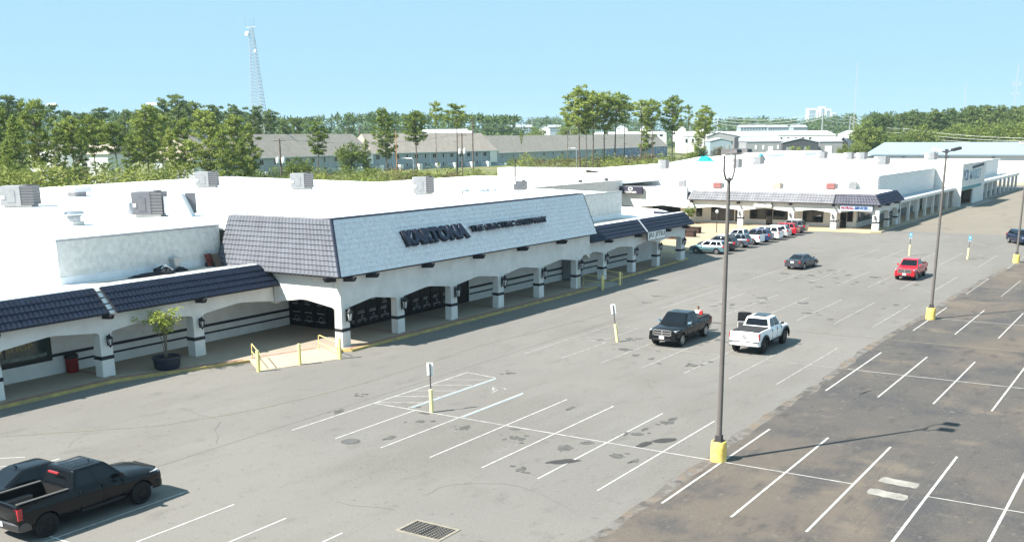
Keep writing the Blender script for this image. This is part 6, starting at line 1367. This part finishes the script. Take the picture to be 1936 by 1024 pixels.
for k in range(29): b.box(k*2.5-.08,k*2.5+.08,-.2,-.08,0,3.0)
b.build('fence_post',m_metalcap,t)
MB().face([(-20,262,.02),(40,262,.02),(40,280,.02),(-20,280,.02)]).build('tan_verge',m_tan,kind='structure')
# ================================================================ TOWERS, POLES, WIRES
m_steel=mat('galvanised_steel',(.42,.44,.46),.5,metal=.4); m_wire=mat('cable',(.20,.21,.22),.6); m_wirepale=mat('pale_cable',(.55,.56,.56),.5)
def lattice(label,xb,yb,xt,yt,D,wb,wt,n,m,name='lattice_tower',dish=True,wsc=1.):
    A=atd(xb,yb,D); B=atd(xt,yt,D); t=thing(name,label,'tower',A); d=B-A; A0=Vector((0,0,-.35*d.z)); 
    mb=MB(); cs=[Vector((math.cos(R(90+120*k)),math.sin(R(90+120*k)),0)) for k in range(3)]
    def pt(q,k): return d*q+cs[k]*(wb+(wt-wb)*q)
    for k in range(3): mb.tube([pt(-.3,k),pt(1,k)],.13*wsc,5,r2=.09*wsc)
    for i in range(-int(n*.3),n):
        for k in range(3):
            mb.tube([pt(i/n,k),pt((i+1)/n,(k+1)%3)],.05*wsc,4); mb.tube([pt(i/n,k),pt(i/n,(k+1)%3)],.045*wsc,4)
    mb.build('lattice',m,t)
    return t,d,A
t,d,A=lattice('tall steel lattice tower with a white dish near its top','x' and 491,205,475,52,420,3.3,1.0,24,mat('weathered_steel',(.30,.31,.33),.6,metal=.3))
e=MB(); e.tube([d+Vector((-3,0,0)),d+Vector((2.6,0,0))],.12,5); e.tube([d+Vector((-3,0,0)),d+Vector((-3.3,0,4.5))],.10,4); e.tube([d+Vector((1.8,0,0)),d+Vector((1.7,0,3.2))],.10,4); e.tube([d,d+Vector((0,0,1.5))],.1,4); e.build('antenna',m_steel,t)
T=Matrix.Translation(d*.92+Vector((-1.6,-1.2,0)))@Matrix.Rotation(R(80),4,'X'); MB().lathe([(1.0,0),(.9,.3),(.5,.45),(.05,.5)],n=16,T=T).build('dish',m_signwhite,t,smooth=50)
T=Matrix.Translation(d*.70+Vector((2.0,-1.2,0)))@Matrix.Rotation(R(80),4,'X'); MB().lathe([(.6,0),(.5,.2),(.05,.3)],n=14,T=T).build('dish',m_signwhite,t,smooth=50)
m_mast=mat('red_white_mast',(.36,.35,.36),.6)
lattice('thin pale guyed mast right of the white high-rise',1615,218,1622,118,900,.55,.45,26,m_mast,'radio_mast',wsc=.6); lattice('distant short mast above the wood behind the warehouse',1824,200,1826,158,900,.55,.5,10,m_mast,'radio_mast',wsc=.6)
t,d,A=lattice('mast with cross arms at the far right above the wood',1918,200,1926,122,900,.8,.6,18,m_mast,'radio_mast',wsc=.6)
for q in (.3,.5,.55): e=MB(); e.box(-3.2+d.x*q,3.2+d.x*q,d.y*q-.1,d.y*q+.1,d.z*q-.15,d.z*q+.15); e.box(-3.1+d.x*q,-2.7+d.x*q,d.y*q-.15,d.y*q+.15,d.z*q-1.2,d.z*q+1.2); e.box(2.7+d.x*q,3.1+d.x*q,d.y*q-.15,d.y*q+.15,d.z*q-1.2,d.z*q+1.2); e.build('antenna_panel',m_mast,t)
for (x,yb,yt,D,lab) in ((98,215,197,420,'thin pole with a flat T top above the left pines'),(288,214,196,420,'pole with a flat T top above the middle left pines')):
    B=atd(x,yt,D); g=terr(B.x,B.y); t=thing('flood_mast',lab,'mast',(B.x,B.y,g)); h=B.z-g; MB().tube([(0,0,0),(0,0,h)],.22,6).build('shaft',m_steel,t); MB().box(-3.4,3.4,-.3,.3,h-.5,h+.3).build('lamp_bar',m_signwhite,t)
def upole(label,x,yt,D,r=.15,m=None,cans=0,arms=True,name='utility_pole'):
    B=atd(x,yt,D); g=terr(B.x,B.y); t=thing(name,label,'utility pole',(B.x,B.y,g),YAW,'utility poles'); h=B.z-g
    MB().tube([(0,0,0),(0,0,h)],r*1.3,7,r2=r).build('pole',m or m_bark,t)
    if arms: MB().box(-1.2,1.2,-.07,.07,h-.5,h-.36).build('crossarm',m or m_bark,t)
    for k in range(cans):
        c=MB(); c.lathe([(.3,0),(.33,.06),(.33,.95),(.28,1.02),(.08,1.05),(.06,1.3),(.02,1.3)],((-1)**k*.55,-.1,h-4.6),12); c.build('transformer',m_signwhite if k<2 else m_tan,t,smooth=40)
    MB().tube([(-1.0,0,h-.36),(-1.0,0,h-.1)],.06,5).tube([(1.0,0,h-.36),(1.0,0,h-.1)],.06,5).build('insulator',m_metalcap,t)
    return Vector((B.x,B.y,B.z))
U=[upole('utility pole with two white transformer cans before the left townhouses',528,262,196,cans=2),upole('utility pole with transformer cans before the middle townhouses',873,252,238,cans=2),upole('bare thin pole right of the transformer pole in the middle',893,222,250,arms=False),upole('thin rusty pole with a small lamp before the tall bushy pine',748,247,245,.09,mat('rusty_pole',(.42,.20,.09),.8),0,False)]
U2=[upole('tall pale pole in the far line, right of the white high-rise base',1556,212,600,.3,m_steel),upole('pale pole in the far line left of the high-rise',1357,222,600,.25,m_steel),upole('pale pole in the far line behind the right pine pair',1305,220,600,.25,m_steel),upole('pale pole right in the far line beside the thin mast',1608,220,620,.25,m_steel),upole('pale slim pole above the warehouse roof edge',1709,243,420,.18,m_steel),upole('far thin pole behind the right townhouse roof',1006,222,560,.2,m_steel),upole('far thin pole above the left townhouse ridge',655,238,470,.2,m_bark),upole('far pole above the middle townhouse ridge at left',679,240,470,.2,m_bark),upole('slim pole over the right townhouse roof',1085,228,560,.2,m_steel)]
def wire(a,b,sag,m,r=.045,label=None):
    pts=[a.lerp(b,q/10)+Vector((0,0,-sag*4*(q/10)*(1-q/10))) for q in range(11)]; o=MB().tube(pts,r,4).build('overhead_cable',m); tag(o,label,'cable','overhead cables'); 
w0=[('top','upper','lower')]
for k,dz in enumerate((0,-1.8,-3.6)):
    nm=('topmost','middle','lowest')[k]; v=Vector((0,0,dz))
    wire(U2[2]+v,U2[1]+v,1,m_wirepale,.09,nm+' pale cable behind the right pine pair in the far line'); wire(U2[1]+v,U2[0]+v,3,m_wirepale,.09,nm+' pale cable sagging over the far blue apartments'); wire(U2[0]+v,U2[3]+v,1,m_wirepale,.09,nm+' short pale cable beside the thin mast')
    wire(U2[5]+v,U2[2]+v,3,m_wire,.08,nm+' dark cable over the right townhouse roof'); wire(U2[7]+v,U2[5]+v,3,m_wire,.08,nm+' dark cable over the middle townhouse ridge')
    wire(U2[3]+v,U2[4]+v,2,m_wirepale,.07,nm+' pale cable falling to the pole above the warehouse')
    e=atd(1990,262+k*5,330); wire(U2[4]+v*.8,e,1.,m_wirepale,.06,nm+' pale cable running over the warehouse roof to the right edge')
    
for (a,b,lab) in ((U[0],U[1],'cable between the two transformer poles'),): wire(a,b,1.5,m_wire,.03,lab)
B=atd(775,299,236); g=terr(B.x,B.y); t=thing('street_light','pale cobra head street light before the middle townhouses','street light',(B.x+1.0,B.y,g)); h=B.z-g; MB().tube([(0,0,0),(0,0,h-.4),(-.3,-.1,h-.05),(-2.2,-.4,h)],.09,6).build('shaft',m_steel,t); MB().box(-2.9,-2.1,-.6,-.25,h-.08,h+.08).build('lamp_head',m_metalcap,t)
B=atd(1090,280,292); g=terr(B.x,B.y); t=thing('street_light','pale cobra head street light left of the tall pine clump','street light',(B.x,B.y,g)); h=B.z-g; MB().tube([(0,0,0),(0,0,h-.4),(-.3,-.1,h-.05),(-1.8,-.4,h)],.09,6).build('shaft',m_steel,t); MB().box(-2.5,-1.7,-.6,-.25,h-.08,h+.08).build('lamp_head',m_metalcap,t)
# palms before the dark shed, and the leafy tub tree in the court
def palm(label,x,yt,D):
    B=atd(x,yt,D); yb=291; A=atd(x,yb,D); t=thing('palm_tree',label,'palm',A,0,'palms before the dark shed'); h=B.z-A.z; MB().tube([(0,0,-2),(.1,0,h-.8)],.2,6).build('trunk',m_bark,t); c=MB(); rnd=random.Random(int(x))
    for k in range(26):
        a=k*2.4; el=rnd.uniform(-.5,.9); L=rnd.uniform(1.5,2.3); p0=Vector((.1,0,h-.8)); d1=Vector((math.cos(a)*math.cos(el),math.sin(a)*math.cos(el),math.sin(el)))*L; p1=p0+d1*.6; p2=p0+d1+Vector((0,0,-.7)); s=d1.cross(Vector((0,0,1))).normalized()*.3
        c.face([p0-s*.3,p1-s,p1+s,p0+s*.3]); c.face([p1-s,p2,p1+s])
    c.build('crown',m_shrub,t)
palm('left of three small palms before the dark fronted shed',1497,276,440); palm('middle of three small palms before the dark fronted shed',1509,277,440); palm('right of three small palms before the dark fronted shed',1526,276,440)
p=atz(1300,424,.15); t=plant('court_tree','tree','small leafy yellow green tree beside the left column of the corner shops',1303,388,(Vector((p.x,p.y,0))-CX).dot(_F),BRO[0],None,10.,1.)
t.location.z=.15
# ================================================================ air
if HAZE:
    m=bpy.data.materials.new('air_haze'); m.use_nodes=True; nt=m.node_tree; nt.nodes.remove(nt.nodes['Principled BSDF']); v=nt.nodes.new('ShaderNodeVolumePrincipled'); v.inputs['Color'].default_value=(.62,.85,1,1); v.inputs['Density'].default_value=HAZE; v.inputs['Anisotropy'].default_value=.1
    nt.links.new(v.outputs[0],nt.nodes['Material Output'].inputs['Volume'])
    o=MB().box(-4600,3600,-700,6600,-1.2,95).build('haze',m); tag(o,None,None,None,'stuff'); o['label']='thin pale blue air between the lot and the far woods'; o['category']='haze'
